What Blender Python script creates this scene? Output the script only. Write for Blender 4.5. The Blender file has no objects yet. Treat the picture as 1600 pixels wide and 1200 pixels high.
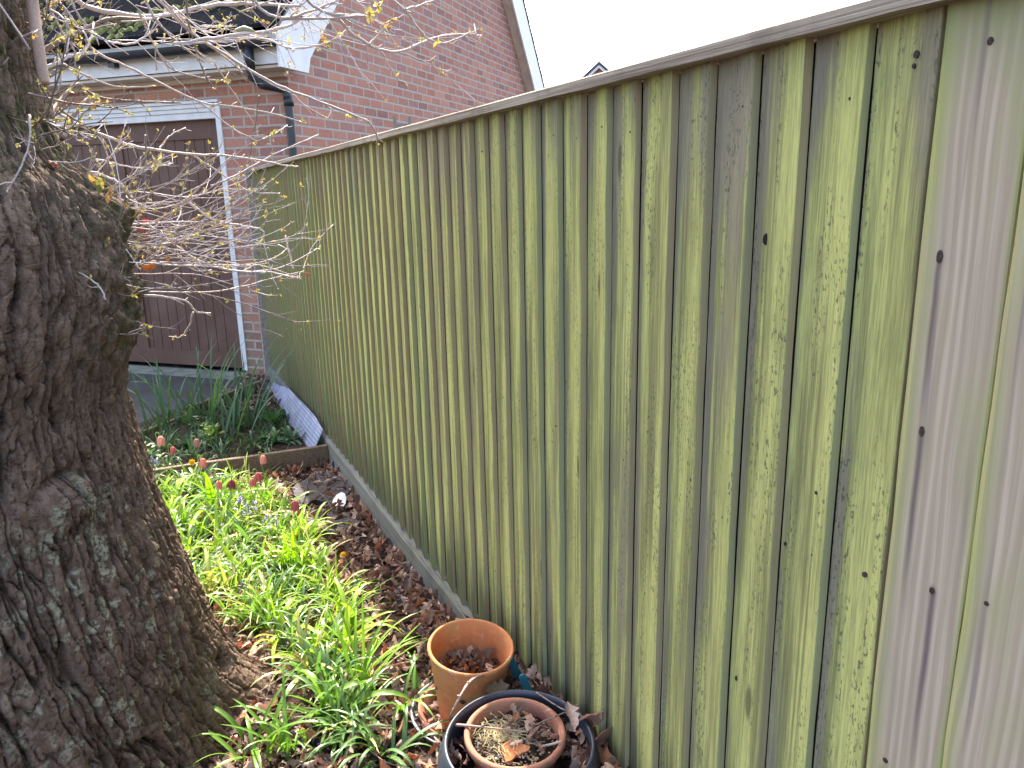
import bpy, math, random
import numpy as np
from mathutils import Matrix, Vector
rnd = random.Random(7); rg = np.random.default_rng(11)
R_ = math.radians
sc = bpy.context.scene
# ---------------------------------------------------------------- camera, sky, sun, exposure
FPX = 1200.0
def unit(v):
    v = np.array(v, float); return v/np.linalg.norm(v)
_dn = unit([104, 4775, 1200]); _Y = np.array([-587, -289, 1200.]); _Y = unit(_Y-_dn*(_Y@_dn))
CR = np.array([np.cross(_Y, -_dn), _Y, -_dn])
C0 = np.array([-0.87, 0.0, 1.54])
cam = bpy.data.cameras.new('camera'); camo = bpy.data.objects.new('camera', cam); sc.collection.objects.link(camo)
cam.sensor_width = 36; cam.lens = FPX/1600*36; cam.clip_start = .02; cam.clip_end = 3000
camo.matrix_world = Matrix([[CR[i][0], -CR[i][1], -CR[i][2], C0[i]] for i in range(3)]+[[0, 0, 0, 1]])
sc.camera = camo
SUN_AZ, SUN_EL = R_(9), R_(50)          # azimuth from +Y towards +X
w = bpy.data.worlds.new('World'); sc.world = w; w.use_nodes = True
nt = w.node_tree; nt.nodes.clear()
sky = nt.nodes.new('ShaderNodeTexSky'); sky.sky_type = 'NISHITA'; sky.sun_disc = False
sky.sun_elevation = SUN_EL; sky.sun_rotation = SUN_AZ; sky.dust_density = 4.0; sky.air_density = 1.0; sky.ozone_density = .6
bg = nt.nodes.new('ShaderNodeBackground'); bg.inputs[1].default_value = 0.15
wo = nt.nodes.new('ShaderNodeOutputWorld'); nt.links.new(sky.outputs[0], bg.inputs[0]); nt.links.new(bg.outputs[0], wo.inputs[0])
sl = bpy.data.lights.new('sun', 'SUN'); sl.energy = 2.9; sl.angle = R_(.53); sl.color = (1, .95, .87)
so = bpy.data.objects.new('sun', sl); sc.collection.objects.link(so)
sd = Vector((math.sin(SUN_AZ)*math.cos(SUN_EL), math.cos(SUN_AZ)*math.cos(SUN_EL), math.sin(SUN_EL)))
so.rotation_euler = sd.to_track_quat('Z', 'Y').to_euler()
sc.view_settings.view_transform = 'Standard'; sc.view_settings.look = 'None'
sc.view_settings.gamma = 1; sc.view_settings.use_curve_mapping = False; sc.view_settings.exposure = 2.42
sc.view_settings.use_white_balance = True; sc.view_settings.white_balance_temperature = 6900; sc.view_settings.white_balance_tint = 10
try:
    sc.cycles.max_bounces = 8; sc.cycles.transparent_max_bounces = 8; sc.cycles.use_denoising = True
except Exception: pass
# ---------------------------------------------------------------- measuring helpers (photo pixel -> place)
def ray(px, py): return CR@np.array([(px-800)/FPX, (py-600)/FPX, 1.])
def at(px, py, depth): return C0+ray(px, py)*depth
def onz(px, py, z=0.):
    r = ray(px, py); return C0+r*((z-1.54)/r[2])
def onx(px, py, x=0.):
    r = ray(px, py); return C0+r*((x-C0[0])/r[0])
# ---------------------------------------------------------------- noise in numpy
TB = np.random.default_rng(3).random((256, 256, 2))
def vnoise(x, y, s=0):
    xi = np.floor(x).astype(int); yi = np.floor(y).astype(int); fx = x-xi; fy = y-yi
    fx = fx*fx*(3-2*fx); fy = fy*fy*(3-2*fy)
    h = lambda a, b: TB[(a+s*17) & 255, (b+s*31) & 255, 0]
    return (h(xi, yi)*(1-fx)+h(xi+1, yi)*fx)*(1-fy)+(h(xi, yi+1)*(1-fx)+h(xi+1, yi+1)*fx)*fy
def fbm(x, y, s=0, o=4):
    t = 0; a = .5
    for k in range(o): t = t+a*vnoise(x*2**k, y*2**k, s+k); a *= .5
    return t
def voro(x, y, s=0):
    xi = np.floor(x).astype(int); yi = np.floor(y).astype(int)
    d1 = np.full(x.shape, 9.); d2 = d1.copy(); idv = np.zeros(x.shape)
    for i in (-1, 0, 1):
        for j in (-1, 0, 1):
            t = TB[(xi+i+s*13) & 255, (yi+j+s*7) & 255]
            d = np.hypot(xi+i+t[..., 0]-x, yi+j+t[..., 1]-y)
            n1 = d < d1
            d2 = np.where(n1, d1, np.minimum(d2, d)); idv = np.where(n1, t[..., 0], idv); d1 = np.where(n1, d, d1)
    return d1, d2, idv
def sm(a, b, x):
    t = np.clip((x-a)/(b-a), 0, 1); return t*t*(3-2*t)
# ---------------------------------------------------------------- objects
def tag(o, label=None, cat=None, group=None, kind=None):
    if label: o['label'] = label
    if cat: o['category'] = cat
    if group: o['group'] = group
    if kind: o['kind'] = kind
    return o
def empty(name, loc=(0, 0, 0), rz=0., label=None, cat=None, group=None):
    o = bpy.data.objects.new(name, None); sc.collection.objects.link(o)
    o.location = tuple(float(v) for v in loc); o.rotation_euler = (0, 0, rz); o.empty_display_size = .05
    return tag(o, label, cat, group)
class MB:
    def __init__(s): s.v = []; s.f = []; s.c = []; s.uv = []; s.n = 0; s.r = []
    def add(s, v, f, col=None, uv=None, r=0.):
        v = np.asarray(v, float).reshape(-1, 3); n = len(v)
        s.v.append(v)
        for q in f: s.f.append(tuple(int(i)+s.n for i in q))
        c = np.ones((n, 4)); 
        if col is not None: c[:, :3] = np.asarray(col)[..., :3]
        s.c.append(c); s.uv.append(np.zeros((n, 2)) if uv is None else np.asarray(uv, float)); s.r.append(np.full(n, r) if np.isscalar(r) else np.asarray(r))
        s.n += n
    def box(s, x0, x1, y0, y1, z0, z1, **k):
        v = [(x, y, z) for z in (z0, z1) for y in (y0, y1) for x in (x0, x1)]
        s.add(v, [(0, 2, 3, 1), (4, 5, 7, 6), (0, 1, 5, 4), (2, 6, 7, 3), (0, 4, 6, 2), (1, 3, 7, 5)], **k)
    def obox(s, p, ax, ay, az, hx, hy, hz, **k):
        p, ax, ay, az = map(np.array, (p, ax, ay, az))
        v = [p+ax*hx*i+ay*hy*j+az*hz*l for l in (-1, 1) for j in (-1, 1) for i in (-1, 1)]
        s.add(v, [(0, 2, 3, 1), (4, 5, 7, 6), (0, 1, 5, 4), (2, 6, 7, 3), (0, 4, 6, 2), (1, 3, 7, 5)], **k)
    def tube(s, pts, rad, n=6, cap=True, **k):
        P = np.array(pts, float); m = len(P); rad = np.broadcast_to(rad, (m,))
        T = np.gradient(P, axis=0); T /= np.linalg.norm(T, axis=1)[:, None]+1e-9
        up = np.array([0, 0, 1.]) if abs(T[0][2]) < .9 else np.array([1., 0, 0])
        V = []
        for i in range(m):
            a = np.cross(T[i], up); a /= np.linalg.norm(a)+1e-9; b = np.cross(T[i], a); up = -b if i else up; up = np.cross(a, T[i])
            for j in range(n):
                t = 2*math.pi*j/n; V.append(P[i]+rad[i]*(a*math.cos(t)+b*math.sin(t)))
        F = [(i*n+j, i*n+(j+1) % n, (i+1)*n+(j+1) % n, (i+1)*n+j) for i in range(m-1) for j in range(n)]
        if cap: F += [tuple(range(n))[::-1], tuple((m-1)*n+j for j in range(n))]
        s.add(V, F, **k)
    def lathe(s, prof, n=64, c=(0, 0, 0), **k):
        V = [(c[0]+r*math.cos(2*math.pi*j/n), c[1]+r*math.sin(2*math.pi*j/n), c[2]+z) for r, z in prof for j in range(n)]
        F = [(i*n+j, i*n+(j+1) % n, (i+1)*n+(j+1) % n, (i+1)*n+j) for i in range(len(prof)-1) for j in range(n)]
        s.add(V, F, **k)
    def build(s, name, mat=None, parent=None, smooth=False, local=True):
        me = bpy.data.meshes.new(name); V = np.concatenate(s.v)
        me.from_pydata(V.tolist(), [], s.f); me.update()
        a = me.attributes.new('Col', 'FLOAT_COLOR', 'POINT'); a.data.foreach_set('color', np.concatenate(s.c).astype(np.float32).ravel())
        a = me.attributes.new('rnd', 'FLOAT', 'POINT'); a.data.foreach_set('value', np.concatenate(s.r).astype(np.float32))
        uv = np.concatenate(s.uv)
        if uv.any():
            l = me.uv_layers.new(name='UVMap'); li = np.empty(len(me.loops), np.int32); me.loops.foreach_get('vertex_index', li)
            l.data.foreach_set('uv', uv[li].astype(np.float32).ravel())
        if smooth: me.polygons.foreach_set('use_smooth', np.ones(len(me.polygons), bool))
        if mat: me.materials.append(mat)
        o = bpy.data.objects.new(name, me); sc.collection.objects.link(o)
        if parent is not None: o.parent = parent
        return o
def recenter(root, pts=None): pass
# ---------------------------------------------------------------- materials
class G:
    def __init__(s, name):
        s.m = bpy.data.materials.new(name); s.m.use_nodes = True; s.t = s.m.node_tree; s.t.nodes.clear()
        s.out = s.t.nodes.new('ShaderNodeOutputMaterial')
    def n(s, ty, ins=None, **props):
        o = s.t.nodes.new('ShaderNode'+ty)
        for k, v in props.items(): setattr(o, k, v)
        for k, v in (ins or {}).items(): s.set(o.inputs[k], v)
        return o
    def set(s, i, v):
        if isinstance(v, bpy.types.NodeSocket): s.t.links.new(v, i)
        elif isinstance(v, (tuple, list)) and len(v) == 3 and i.type == 'RGBA': i.default_value = (*v, 1)
        else: i.default_value = v
    def math(s, op, a, b=0., c=None, clamp=False):
        o = s.n('Math', {0: a, 1: b}, operation=op, use_clamp=clamp)
        if c is not None: s.set(o.inputs[2], c)
        return o.outputs[0]
    def mix(s, f, a, b, bt='MIX'):
        o = s.n('Mix', data_type='RGBA', blend_type=bt); s.set(o.inputs['Factor'], f); s.set(o.inputs[6], a); s.set(o.inputs[7], b); return o.outputs[2]
    def ramp(s, f, a, b, lo=0., hi=1.):
        o = s.n('MapRange', {0: f, 1: a, 2: b, 3: lo, 4: hi}, interpolation_type='SMOOTHSTEP'); return o.outputs[0]
    def noise(s, vec, scale=1., detail=3., rough=.55, dist=0., w=None):
        o = s.n('TexNoise', {'Scale': scale, 'Detail': detail, 'Roughness': rough, 'Distortion': dist})
        if vec is not None: s.set(o.inputs['Vector'], vec)
        return o.outputs['Fac']
    def vmul(s, v, k): return s.n('VectorMath', {0: v, 1: k}, operation='MULTIPLY').outputs[0]
    def obj(s): return s.n('TexCoord').outputs['Object']
    def geo(s): return s.n('NewGeometry').outputs['Position']
    def uv(s): return s.n('TexCoord').outputs['UV']
    def attr(s, nme): return s.n('Attribute', attribute_name=nme)
    def xyz(s, v): return s.n('SeparateXYZ', {0: v}).outputs
    def comb(s, x, y, z): return s.n('CombineXYZ', {0: x, 1: y, 2: z}).outputs[0]
    def bump(s, h, st=.5, d=.01, n=None):
        o = s.n('Bump', {'Height': h, 'Strength': st, 'Distance': d})
        if n is not None: s.set(o.inputs['Normal'], n)
        return o.outputs[0]
    def fin(s, col, rough=.7, nrm=None, spec=.35, metal=0., trans=None, alpha=None):
        b = s.n('BsdfPrincipled', {'Base Color': col, 'Roughness': rough, 'Metallic': metal, 'Specular IOR Level': spec})
        if nrm is not None: s.set(b.inputs['Normal'], nrm)
        if alpha is not None: s.set(b.inputs['Alpha'], alpha)
        sh = b.outputs[0]
        if trans is not None:
            tr = s.n('BsdfTranslucent', {'Color': trans[0]}); mx = s.n('MixShader', {0: trans[1], 1: sh, 2: tr.outputs[0]}); sh = mx.outputs[0]
        s.t.links.new(sh, s.out.inputs[0]); return s.m
def simple(name, col, rough=.6, nz=.15, sc_=30., bump=.1, spec=.35, metal=0.):
    g = G(name); p = g.obj(); n1 = g.noise(p, sc_, 4)
    c = g.mix(g.ramp(n1, .3, .7), tuple(v*(1-nz) for v in col), tuple(min(1, v*(1+nz)) for v in col))
    return g.fin(c, rough, g.bump(g.noise(p, sc_*4, 3), bump, .002), spec, metal)
def mat_boards():
    g = G('weathered_green_boards'); uv = g.xyz(g.uv()); u, v = uv[0], uv[1]
    rn = g.attr('rnd').outputs['Fac']; ed = g.xyz(g.attr('Col').outputs['Vector'])[0]  # edge flag in red
    top = g.xyz(g.attr('Col').outputs['Vector'])[1]
    r9 = g.math('MULTIPLY', rn, 37.)
    streak = g.noise(g.comb(g.math('MULTIPLY', u, 22.), g.math('MULTIPLY', v, 1.5), r9), 1., 3., .5, .4)
    blot = g.noise(g.comb(g.math('MULTIPLY', u, 18.), g.math('MULTIPLY', v, 4.5), r9), 1., 4., .65)
    fine = g.noise(g.comb(g.math('MULTIPLY', u, 420.), g.math('MULTIPLY', v, 22.), r9), 1., 4., .65)
    grain = g.noise(g.comb(g.math('MULTIPLY', u, 150.), g.math('MULTIPLY', v, 2.5), r9), 1., 4., .6, .8)
    speck = g.noise(g.comb(g.math('MULTIPLY', u, 230.), g.math('MULTIPLY', v, 95.), r9), 1., 2., .6)
    side = g.ramp(g.math('ADD', u, g.math('MULTIPLY', g.noise(g.comb(0., g.math('MULTIPLY', v, 1.5), r9), 1., 2.), .03)), .108, .085)                               # sheltered thin side stays grey
    m = g.math('ADD', g.math('MULTIPLY', side, .26), g.math('MULTIPLY', streak, .9))
    m = g.math('ADD', m, g.math('MULTIPLY', blot, .35))
    m = g.math('SUBTRACT', m, g.math('MULTIPLY', g.ramp(v, 1.35, 1.78), .22))
    m = g.math('ADD', m, g.math('MULTIPLY', g.math('SUBTRACT', g.math('FRACT', g.math('MULTIPLY', rn, 7.13)), .5), .14))
    alg = g.ramp(m, .54, .84)
    wood = g.mix(grain, (.20, .17, .11), (.40, .35, .245))
    wood = g.mix(g.ramp(g.math('FRACT', g.math('MULTIPLY', rn, 3.7)), 0., 1., 0., .5), wood, (.25, .235, .21), 'MIX')
    green = g.mix(g.ramp(g.math('ADD', g.math('MULTIPLY', grain, .45), g.math('MULTIPLY', streak, .55)), .36, .62), (.22, .225, .09), (.57, .585, .205))
    c = g.mix(g.math('MULTIPLY', alg, .93), wood, green)
    spm = g.math('MULTIPLY', g.ramp(speck, .56, .64), g.ramp(g.noise(g.comb(g.math('MULTIPLY', u, 30.), g.math('MULTIPLY', v, 3.), g.math('ADD', r9, 5.)), 1., 2.), .48, .62))
    c = g.mix(g.math('MULTIPLY', spm, .8), c, (.10, .105, .07))
    c = g.mix(g.math('MULTIPLY', g.ramp(fine, .42, .62), .32), c, (.13, .125, .085))
    # knots
    kv = g.n('TexVoronoi', {'Vector': g.comb(g.math('MULTIPLY', u, 9.), g.math('MULTIPLY', v, 2.3), r9), 'Scale': 1.}, feature='F1').outputs['Distance']
    c = g.mix(g.ramp(kv, .10, .05, 0., .75), c, (.09, .085, .05))
    # damp foot of the boards, ragged
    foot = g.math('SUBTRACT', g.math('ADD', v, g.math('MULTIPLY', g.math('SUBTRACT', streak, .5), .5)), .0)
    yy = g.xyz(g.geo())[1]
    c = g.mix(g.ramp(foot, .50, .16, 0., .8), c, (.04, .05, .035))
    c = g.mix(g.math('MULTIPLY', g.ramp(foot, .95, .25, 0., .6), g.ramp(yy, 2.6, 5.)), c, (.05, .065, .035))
    c = g.mix(g.ramp(yy, 3., 6., 0., .45), c, (.15, .17, .07))  # whole boards, not just the foot, turn darker green towards the far end
    # sawn edge: brown
    edc = g.mix(grain, (.30, .235, .14), (.52, .43, .28))
    edc = g.mix(g.ramp(g.math('FRACT', g.math('MULTIPLY', rn, 11.3)), .3, .9, 0., .75), edc, (.33, .37, .21))
    c = g.mix(g.math('MULTIPLY', ed, .9), c, edc)
    c = g.mix(g.ramp(top, .5, 1., 0., 1.), c, c)
    h = g.math('ADD', g.math('MULTIPLY', fine, .6), g.math('ADD', g.math('MULTIPLY', grain, .8), g.math('MULTIPLY', speck, .35)))
    return g.fin(c, .9, g.bump(h, .55, .0025), .08)
def mat_pink():
    g = G('pinkish_new_boards'); uv = g.xyz(g.uv()); u, v = uv[0], uv[1]
    rn = g.attr('rnd').outputs['Fac']; r9 = g.math('MULTIPLY', rn, 37.)
    bend = g.math('MULTIPLY', g.noise(g.comb(g.math('MULTIPLY', u, 7.), g.math('MULTIPLY', v, 1.3), r9), 1., 2.), .05)
    ub = g.math('ADD', u, bend)
    ring = g.n('TexWave', {'Vector': g.comb(ub, 0., r9), 'Scale': 23., 'Distortion': 2.2, 'Detail': 3., 'Detail Scale': 2.}, wave_type='BANDS', bands_direction='X').outputs['Fac']
    grain = g.noise(g.comb(g.math('MULTIPLY', ub, 190.), g.math('MULTIPLY', v, 3.), r9), 1., 4., .6)
    blot = g.noise(g.comb(g.math('MULTIPLY', u, 16.), g.math('MULTIPLY', v, 3.), r9), 1., 3.)
    saw = g.noise(g.comb(g.math('MULTIPLY', u, 25.), g.math('MULTIPLY', v, 320.), r9), 1., 2.)
    c = g.mix(g.ramp(ring, .1, .95), (.42, .335, .25), (.51, .42, .325))
    c = g.mix(g.math('MULTIPLY', g.ramp(grain, .35, .65), .5), c, (.31, .25, .19))
    c = g.mix(g.ramp(blot, .46, .68, 0., .6), c, (.36, .35, .18))
    edgeg = g.math('ADD', g.ramp(u, .080, .106), g.ramp(u, .012, .0))
    edgeg = g.math('MULTIPLY', edgeg, g.ramp(g.noise(g.comb(0., g.math('MULTIPLY', v, 3.), r9), 1., 2.), .3, .6, .4, 1.))
    c = g.mix(g.math('MULTIPLY', edgeg, .75), c, (.34, .38, .12))
    c = g.mix(g.ramp(g.math('ADD', v, g.math('MULTIPLY', blot, .3)), 1.78, 1.95, 0., .7), c, (.24, .27, .12))
    st = g.noise(g.comb(g.math('MULTIPLY', u, 55.), g.math('MULTIPLY', v, 1.4), g.math('ADD', r9, 3.)), 1., 2.)
    c = g.mix(g.ramp(st, .62, .74, 0., .5), c, (.17, .13, .14))
    kv = g.n('TexVoronoi', {'Vector': g.comb(g.math('MULTIPLY', u, 9.), g.math('MULTIPLY', v, 2.6), g.math('ADD', r9, 1.)), 'Scale': 1.}, feature='F1').outputs['Distance']
    c = g.mix(g.ramp(kv, .14, .05, 0., .7), c, (.17, .14, .08))
    h = g.math('ADD', grain, g.math('ADD', g.math('MULTIPLY', saw, .25), g.math('MULTIPLY', ring, .3)))
    P_ = g.xyz(g.geo())
    for (px, py, ln, wd) in ((1468, 401, .26, .006), (1440, 674, .30, .007), (1456, 923, .34, .008), (1431, 85, .05, .006)):
        q = onx(px, py, -.015); dy = g.math('ABSOLUTE', g.math('ADD', g.math('SUBTRACT', P_[1], float(q[1])), g.math('MULTIPLY', g.math('SUBTRACT', g.noise(g.comb(0., 0., g.math('MULTIPLY', P_[2], 9.)), 1., 2.), .5), .006)))
        m_ = g.math('MULTIPLY', g.ramp(dy, wd, 0.), g.math('MULTIPLY', g.ramp(P_[2], float(q[2])-ln, float(q[2])-ln*.3), g.ramp(P_[2], float(q[2])+.012, float(q[2])-.005)))
        c = g.mix(g.math('MULTIPLY', m_, .75), c, (.10, .07, .085))
    return g.fin(c, .8, g.bump(h, .4, .0018), .25)
def mat_rail(name, a, b, moss=0.):
    g = G(name); p = g.xyz(g.geo())
    gr = g.noise(g.comb(g.math('MULTIPLY', p[0], 160.), g.math('MULTIPLY', p[1], 2.2), g.math('MULTIPLY', p[2], 190.)), 1., 4., .6, .6)
    bl = g.noise(g.geo(), 7., 4.)
    c = g.mix(g.ramp(gr, .3, .7), a, b); c = g.mix(g.ramp(bl, .5, .7, 0., .4), c, tuple(v*.55 for v in a))
    if moss: c = g.mix(g.ramp(g.noise(g.geo(), 26., 5.), .5, .66, 0., moss), c, (.16, .19, .08))
    return g.fin(c, .85, g.bump(gr, .7, .004), .2)
def mat_brick():
    g = G('red_brick'); uv = g.uv()
    uvd = g.n('VectorMath', {0: uv, 1: g.vmul(g.n('TexNoise', {'Vector': uv, 'Scale': 9., 'Detail': 3.}).outputs['Color'], (.006, .006, 0))}, operation='ADD').outputs[0]
    def br(c1, c2, mo, ms=.010): return g.n('TexBrick', {'Vector': uvd, 'Color1': c1, 'Color2': c2, 'Mortar': mo, 'Scale': 1., 'Mortar Size': ms, 'Mortar Smooth': .15, 'Bias': 0., 'Brick Width': .236, 'Row Height': .0805}, offset=.5, squash=1.)
    b = br((0, 0, 0), (1, 1, 1), (.5, .5, .5)); f = b.outputs['Fac']; rv = g.xyz(b.outputs['Color'])[0]
    rp = g.n('ValToRGB', {0: rv}); e = rp.color_ramp.elements
    e[0].position = 0; e[0].color = (.26, .12, .10, 1); e[1].position = 1; e[1].color = (.46, .21, .14, 1)
    for ps, cl in ((.22, (.46, .19, .13, 1)), (.45, (.38, .15, .11, 1)), (.62, (.50, .24, .165, 1)), (.82, (.33, .16, .15, 1))):
        k = e.new(ps); k.color = cl
    n1 = g.noise(uv, 34., 5., .65); n2 = g.noise(uv, 5., 4.)
    c = g.mix(g.ramp(n1, .35, .75, 0., .45), rp.outputs[0], (.46, .30, .24))
    c = g.mix(g.ramp(n2, .5, .75, 0., .35), c, (.20, .14, .12))
    vv = g.xyz(uv)[1]
    c = g.mix(g.math('MULTIPLY', g.ramp(g.math('ADD', vv, g.math('MULTIPLY', n2, 1.0)), 1.5, .75), g.ramp(g.xyz(uv)[0], 9.2, 9.6, 1., 0.)), c, (.22, .18, .13))
    mo = g.mix(n1, (.36, .31, .27), (.50, .44, .40))
    c = g.mix(f, c, mo)
    h = g.math('ADD', g.math('MULTIPLY', g.math('SUBTRACT', 1., f), 1.), g.math('MULTIPLY', n1, .25))
    return g.fin(c, .85, g.bump(h, .8, .006), .2)
def mat_bark():
    g = G('oak_bark'); p = g.geo(); at_ = g.attr('Col').outputs['Vector']; q = g.xyz(at_)  # r=height of plate, g=lichen, b=moss
    pl = q[0]; rn = g.attr('rnd').outputs['Fac']
    pv = g.vmul(p, (1., 1., .45))
    n1 = g.noise(pv, 46., 6., .65); n2 = g.noise(p, 150., 5., .7); n3 = g.noise(p, 9., 4.); sheet = g.noise(g.vmul(p, (.6, .6, 3.2)), 42., 5., .7)
    base = g.mix(g.ramp(n1, .3, .72), (.085, .057, .043), (.31, .22, .17))
    base = g.mix(g.math('MULTIPLY', rn, .45), base, (.24, .15, .11))
    base = g.mix(g.ramp(n3, .5, .72, 0., .35), base, (.13, .10, .075))
    base = g.mix(g.ramp(n2, .58, .72, 0., .4), base, (.34, .27, .22))
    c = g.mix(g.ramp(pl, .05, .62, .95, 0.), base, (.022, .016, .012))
    lic = g.math('MULTIPLY', q[1], g.ramp(g.noise(p, 90., 5., .7), .45, .50))
    c = g.mix(lic, c, g.mix(n2, (.33, .33, .23), (.50, .49, .36)))
    moss = g.math('MULTIPLY', q[2], g.ramp(g.noise(p, 34., 5., .65), .40, .6))
    c = g.mix(moss, c, g.mix(n2, (.03, .034, .014), (.14, .14, .07)))
    h = g.math('ADD', g.math('MULTIPLY', n1, 1.), g.math('ADD', g.math('MULTIPLY', n2, .5), g.math('MULTIPLY', sheet, .8)))
    return g.fin(c, .92, g.bump(h, 1., .012), .12)
def mat_vcol(name, rough=.8, trans=None, spec=.3, bump=.3, scale=120., var=.25):
    g = G(name); c = g.attr('Col').outputs['Color']; n = g.noise(g.geo(), scale, 3.)
    c = g.mix(g.ramp(n, .3, .7, 0., var), c, g.mix(1., c, (.45, .42, .4), 'MULTIPLY'))
    tr = None
    if trans: tr = (g.mix(1., c, trans[0], 'MULTIPLY'), trans[1])
    return g.fin(c, rough, g.bump(n, bump, .002), spec, trans=tr)
def mat_ground():
    g = G('dark_soil'); p = g.geo(); n = g.noise(p, 14., 6., .65); n2 = g.noise(p, 90., 4., .7)
    c = g.mix(g.ramp(n, .35, .7), (.030, .020, .016), (.10, .07, .055)); c = g.mix(g.ramp(n2, .6, .75, 0., .5), c, (.17, .12, .09))
    return g.fin(c, .95, g.bump(g.math('ADD', n, n2), 1., .02), .15)
def mat_tarmac():
    g = G('old_tarmac'); p = g.geo(); n = g.noise(p, 3., 5.); n2 = g.noise(p, 160., 4., .7); n3 = g.noise(p, 22., 5.)
    c = g.mix(n2, (.035, .035, .042), (.13, .125, .13)); c = g.mix(g.ramp(n, .45, .62, 0., .7), c, (.075, .06, .042)); c = g.mix(g.ramp(n3, .55, .68, 0., .5), c, (.05, .055, .03))
    return g.fin(c, .85, g.bump(n2, .8, .006), .25)
def mat_roof():
    g = G('mossy_concrete_tiles'); p = g.geo(); n = g.noise(p, 9., 5.); n2 = g.noise(p, 60., 4.); n3 = g.noise(p, 24., 3.)
    c = g.mix(n2, (.007, .008, .011), (.024, .025, .030)); c = g.mix(g.ramp(n, .52, .66, 0., .75), c, (.026, .032, .010)); c = g.mix(g.ramp(n3, .67, .71, 0., .7), c, (.12, .13, .125))
    return g.fin(c, 1., g.bump(g.math('ADD', n2, n), .8, .01), .0)
def mat_door():
    g = G('brown_stained_wood'); p = g.uv(); q = g.xyz(p)
    gr = g.noise(g.comb(g.math('MULTIPLY', q[0], 90.), g.math('MULTIPLY', q[1], 3.), 0.), 1., 4., .6)
    c = g.mix(gr, (.075, .034, .026), (.165, .082, .062)); c = g.mix(g.ramp(g.noise(p, 2.4, 3.), .4, .7, 0., .5), c, (.18, .11, .09))
    return g.fin(c, .55, g.bump(gr, .3, .002), .4)
def mat_terra(name, a, b, stain, inner=.0):
    g = G(name); p = g.obj(); n = g.noise(p, 14., 5., .6); n2 = g.noise(p, 120., 3.); z = g.xyz(p)[2]
    rings = g.noise(g.comb(0., 0., g.math('MULTIPLY', z, 60.)), 1., 3.)
    c = g.mix(g.ramp(n, .3, .7), a, b); c = g.mix(g.ramp(n, .52, .68, 0., .7), c, stain); c = g.mix(g.ramp(g.noise(p, 33., 6., .7), .57, .66, 0., .5), c, (.55, .44, .33))
    c = g.mix(g.ramp(rings, .5, .75, 0., .3), c, tuple(v*.6 for v in a)); c = g.mix(g.ramp(n2, .6, .75, 0., .35), c, tuple(v*.5 for v in a))
    return g.fin(c, .8, g.bump(g.math('ADD', n2, rings), .35, .002), .25)
M = dict(boards=mat_boards(), pink=mat_pink(), rail=mat_rail('grey_capping', (.19, .155, .12), (.42, .36, .30)), gravel=mat_rail('grey_gravel_board', (.10, .10, .095), (.23, .225, .21), .5),
         sleeper=mat_rail('brown_sleeper', (.11, .075, .055), (.28, .20, .15), .3), brick=mat_brick(), bark=mat_bark(), soil=mat_ground(), tarmac=mat_tarmac(), roof=mat_roof(), door=mat_door(),
         white=simple('white_painted', (.72, .73, .76), .45, .06, 12, .05), soffit=simple('cream_soffit', (.62, .56, .50), .6, .1, 8, .05), black=simple('black_plastic_gutter', (.022, .026, .034), .35, .2, 20, .03, .5),
         litter=mat_vcol('dead_leaf', .7, ((1., .55, .35), .18), .35, .5, 160., .45), strap=mat_vcol('green_strap_leaf', .32, ((.95, 1.1, .38), .42), .5, .15, 60., .2), bud=mat_vcol('bronze_young_leaf', .5, ((1.0, .9, .35), .35), .4, .1, 200., .3), petal=mat_vcol('petal', .55, ((1., .75, .75), .35), .3, .1, 420., .3),
         twig=mat_vcol('twig_bark', .6, None, .4, .6, 260., .35), terra=mat_terra('terracotta', (.50, .19, .075), (.62, .27, .115), (.36, .27, .10)), terra2=mat_terra('weathered_terracotta', (.30, .13, .085), (.44, .20, .13), (.20, .13, .09)),
         bluepot=simple('slate_blue_plastic', (.040, .052, .074), .38, .15, 8, .05, .5), teal=simple('teal_plastic', (.03, .20, .25), .4, .08, 20, .03, .5), conc=simple('pale_concrete', (.22, .23, .19), .9, .3, 9, .5),
         grey=simple('grey_plastic', (.20, .21, .23), .5, .2, 12, .1), scrap=simple('white_plastic_scrap', (.60, .66, .72), .5, .08, 12, .05), slab=simple('dark_stone_slab', (.06, .052, .055), .85, .3, 20, .5), iron=simple('rusty_nail', (.05, .03, .028), .7, .4, 200, .3),
         hole=simple('hollow_shade', (.012, .010, .008), .95, .2, 60, .3), moss=simple('roof_moss', (.10, .115, .03), .95, .5, 40, 1.), gravelbits=simple('pale_grit', (.42, .37, .26), .9, .4, 140, .8), glass=simple('window_glass', (.04, .05, .06), .1, .05, 5, 0, .6),
         mortarwhite=simple('post_wood', (.34, .29, .27), .85, .25, 40, .4))
def mat_sheet():
    g = G('perforated_white_plastic'); q = g.xyz(g.uv())
    fx = g.math('SUBTRACT', g.math('FRACT', g.math('MULTIPLY', q[0], 36.)), .5); row = g.math('FLOOR', g.math('MULTIPLY', q[1], 42.))
    fx = g.math('SUBTRACT', g.math('FRACT', g.math('ADD', g.math('MULTIPLY', q[0], 36.), g.math('MULTIPLY', row, .5))), .5); fy = g.math('SUBTRACT', g.math('FRACT', g.math('MULTIPLY', q[1], 42.)), .5)
    d = g.math('SQRT', g.math('ADD', g.math('MULTIPLY', fx, fx), g.math('MULTIPLY', fy, fy)))
    hole = g.ramp(d, .20, .26, 0., 1.)
    c = g.mix(g.ramp(g.noise(g.geo(), 12., 4.), .4, .7), (.28, .32, .45), (.40, .44, .58))
    return g.fin(c, .5, None, .4, alpha=hole)
M['sheet'] = mat_sheet()
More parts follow.
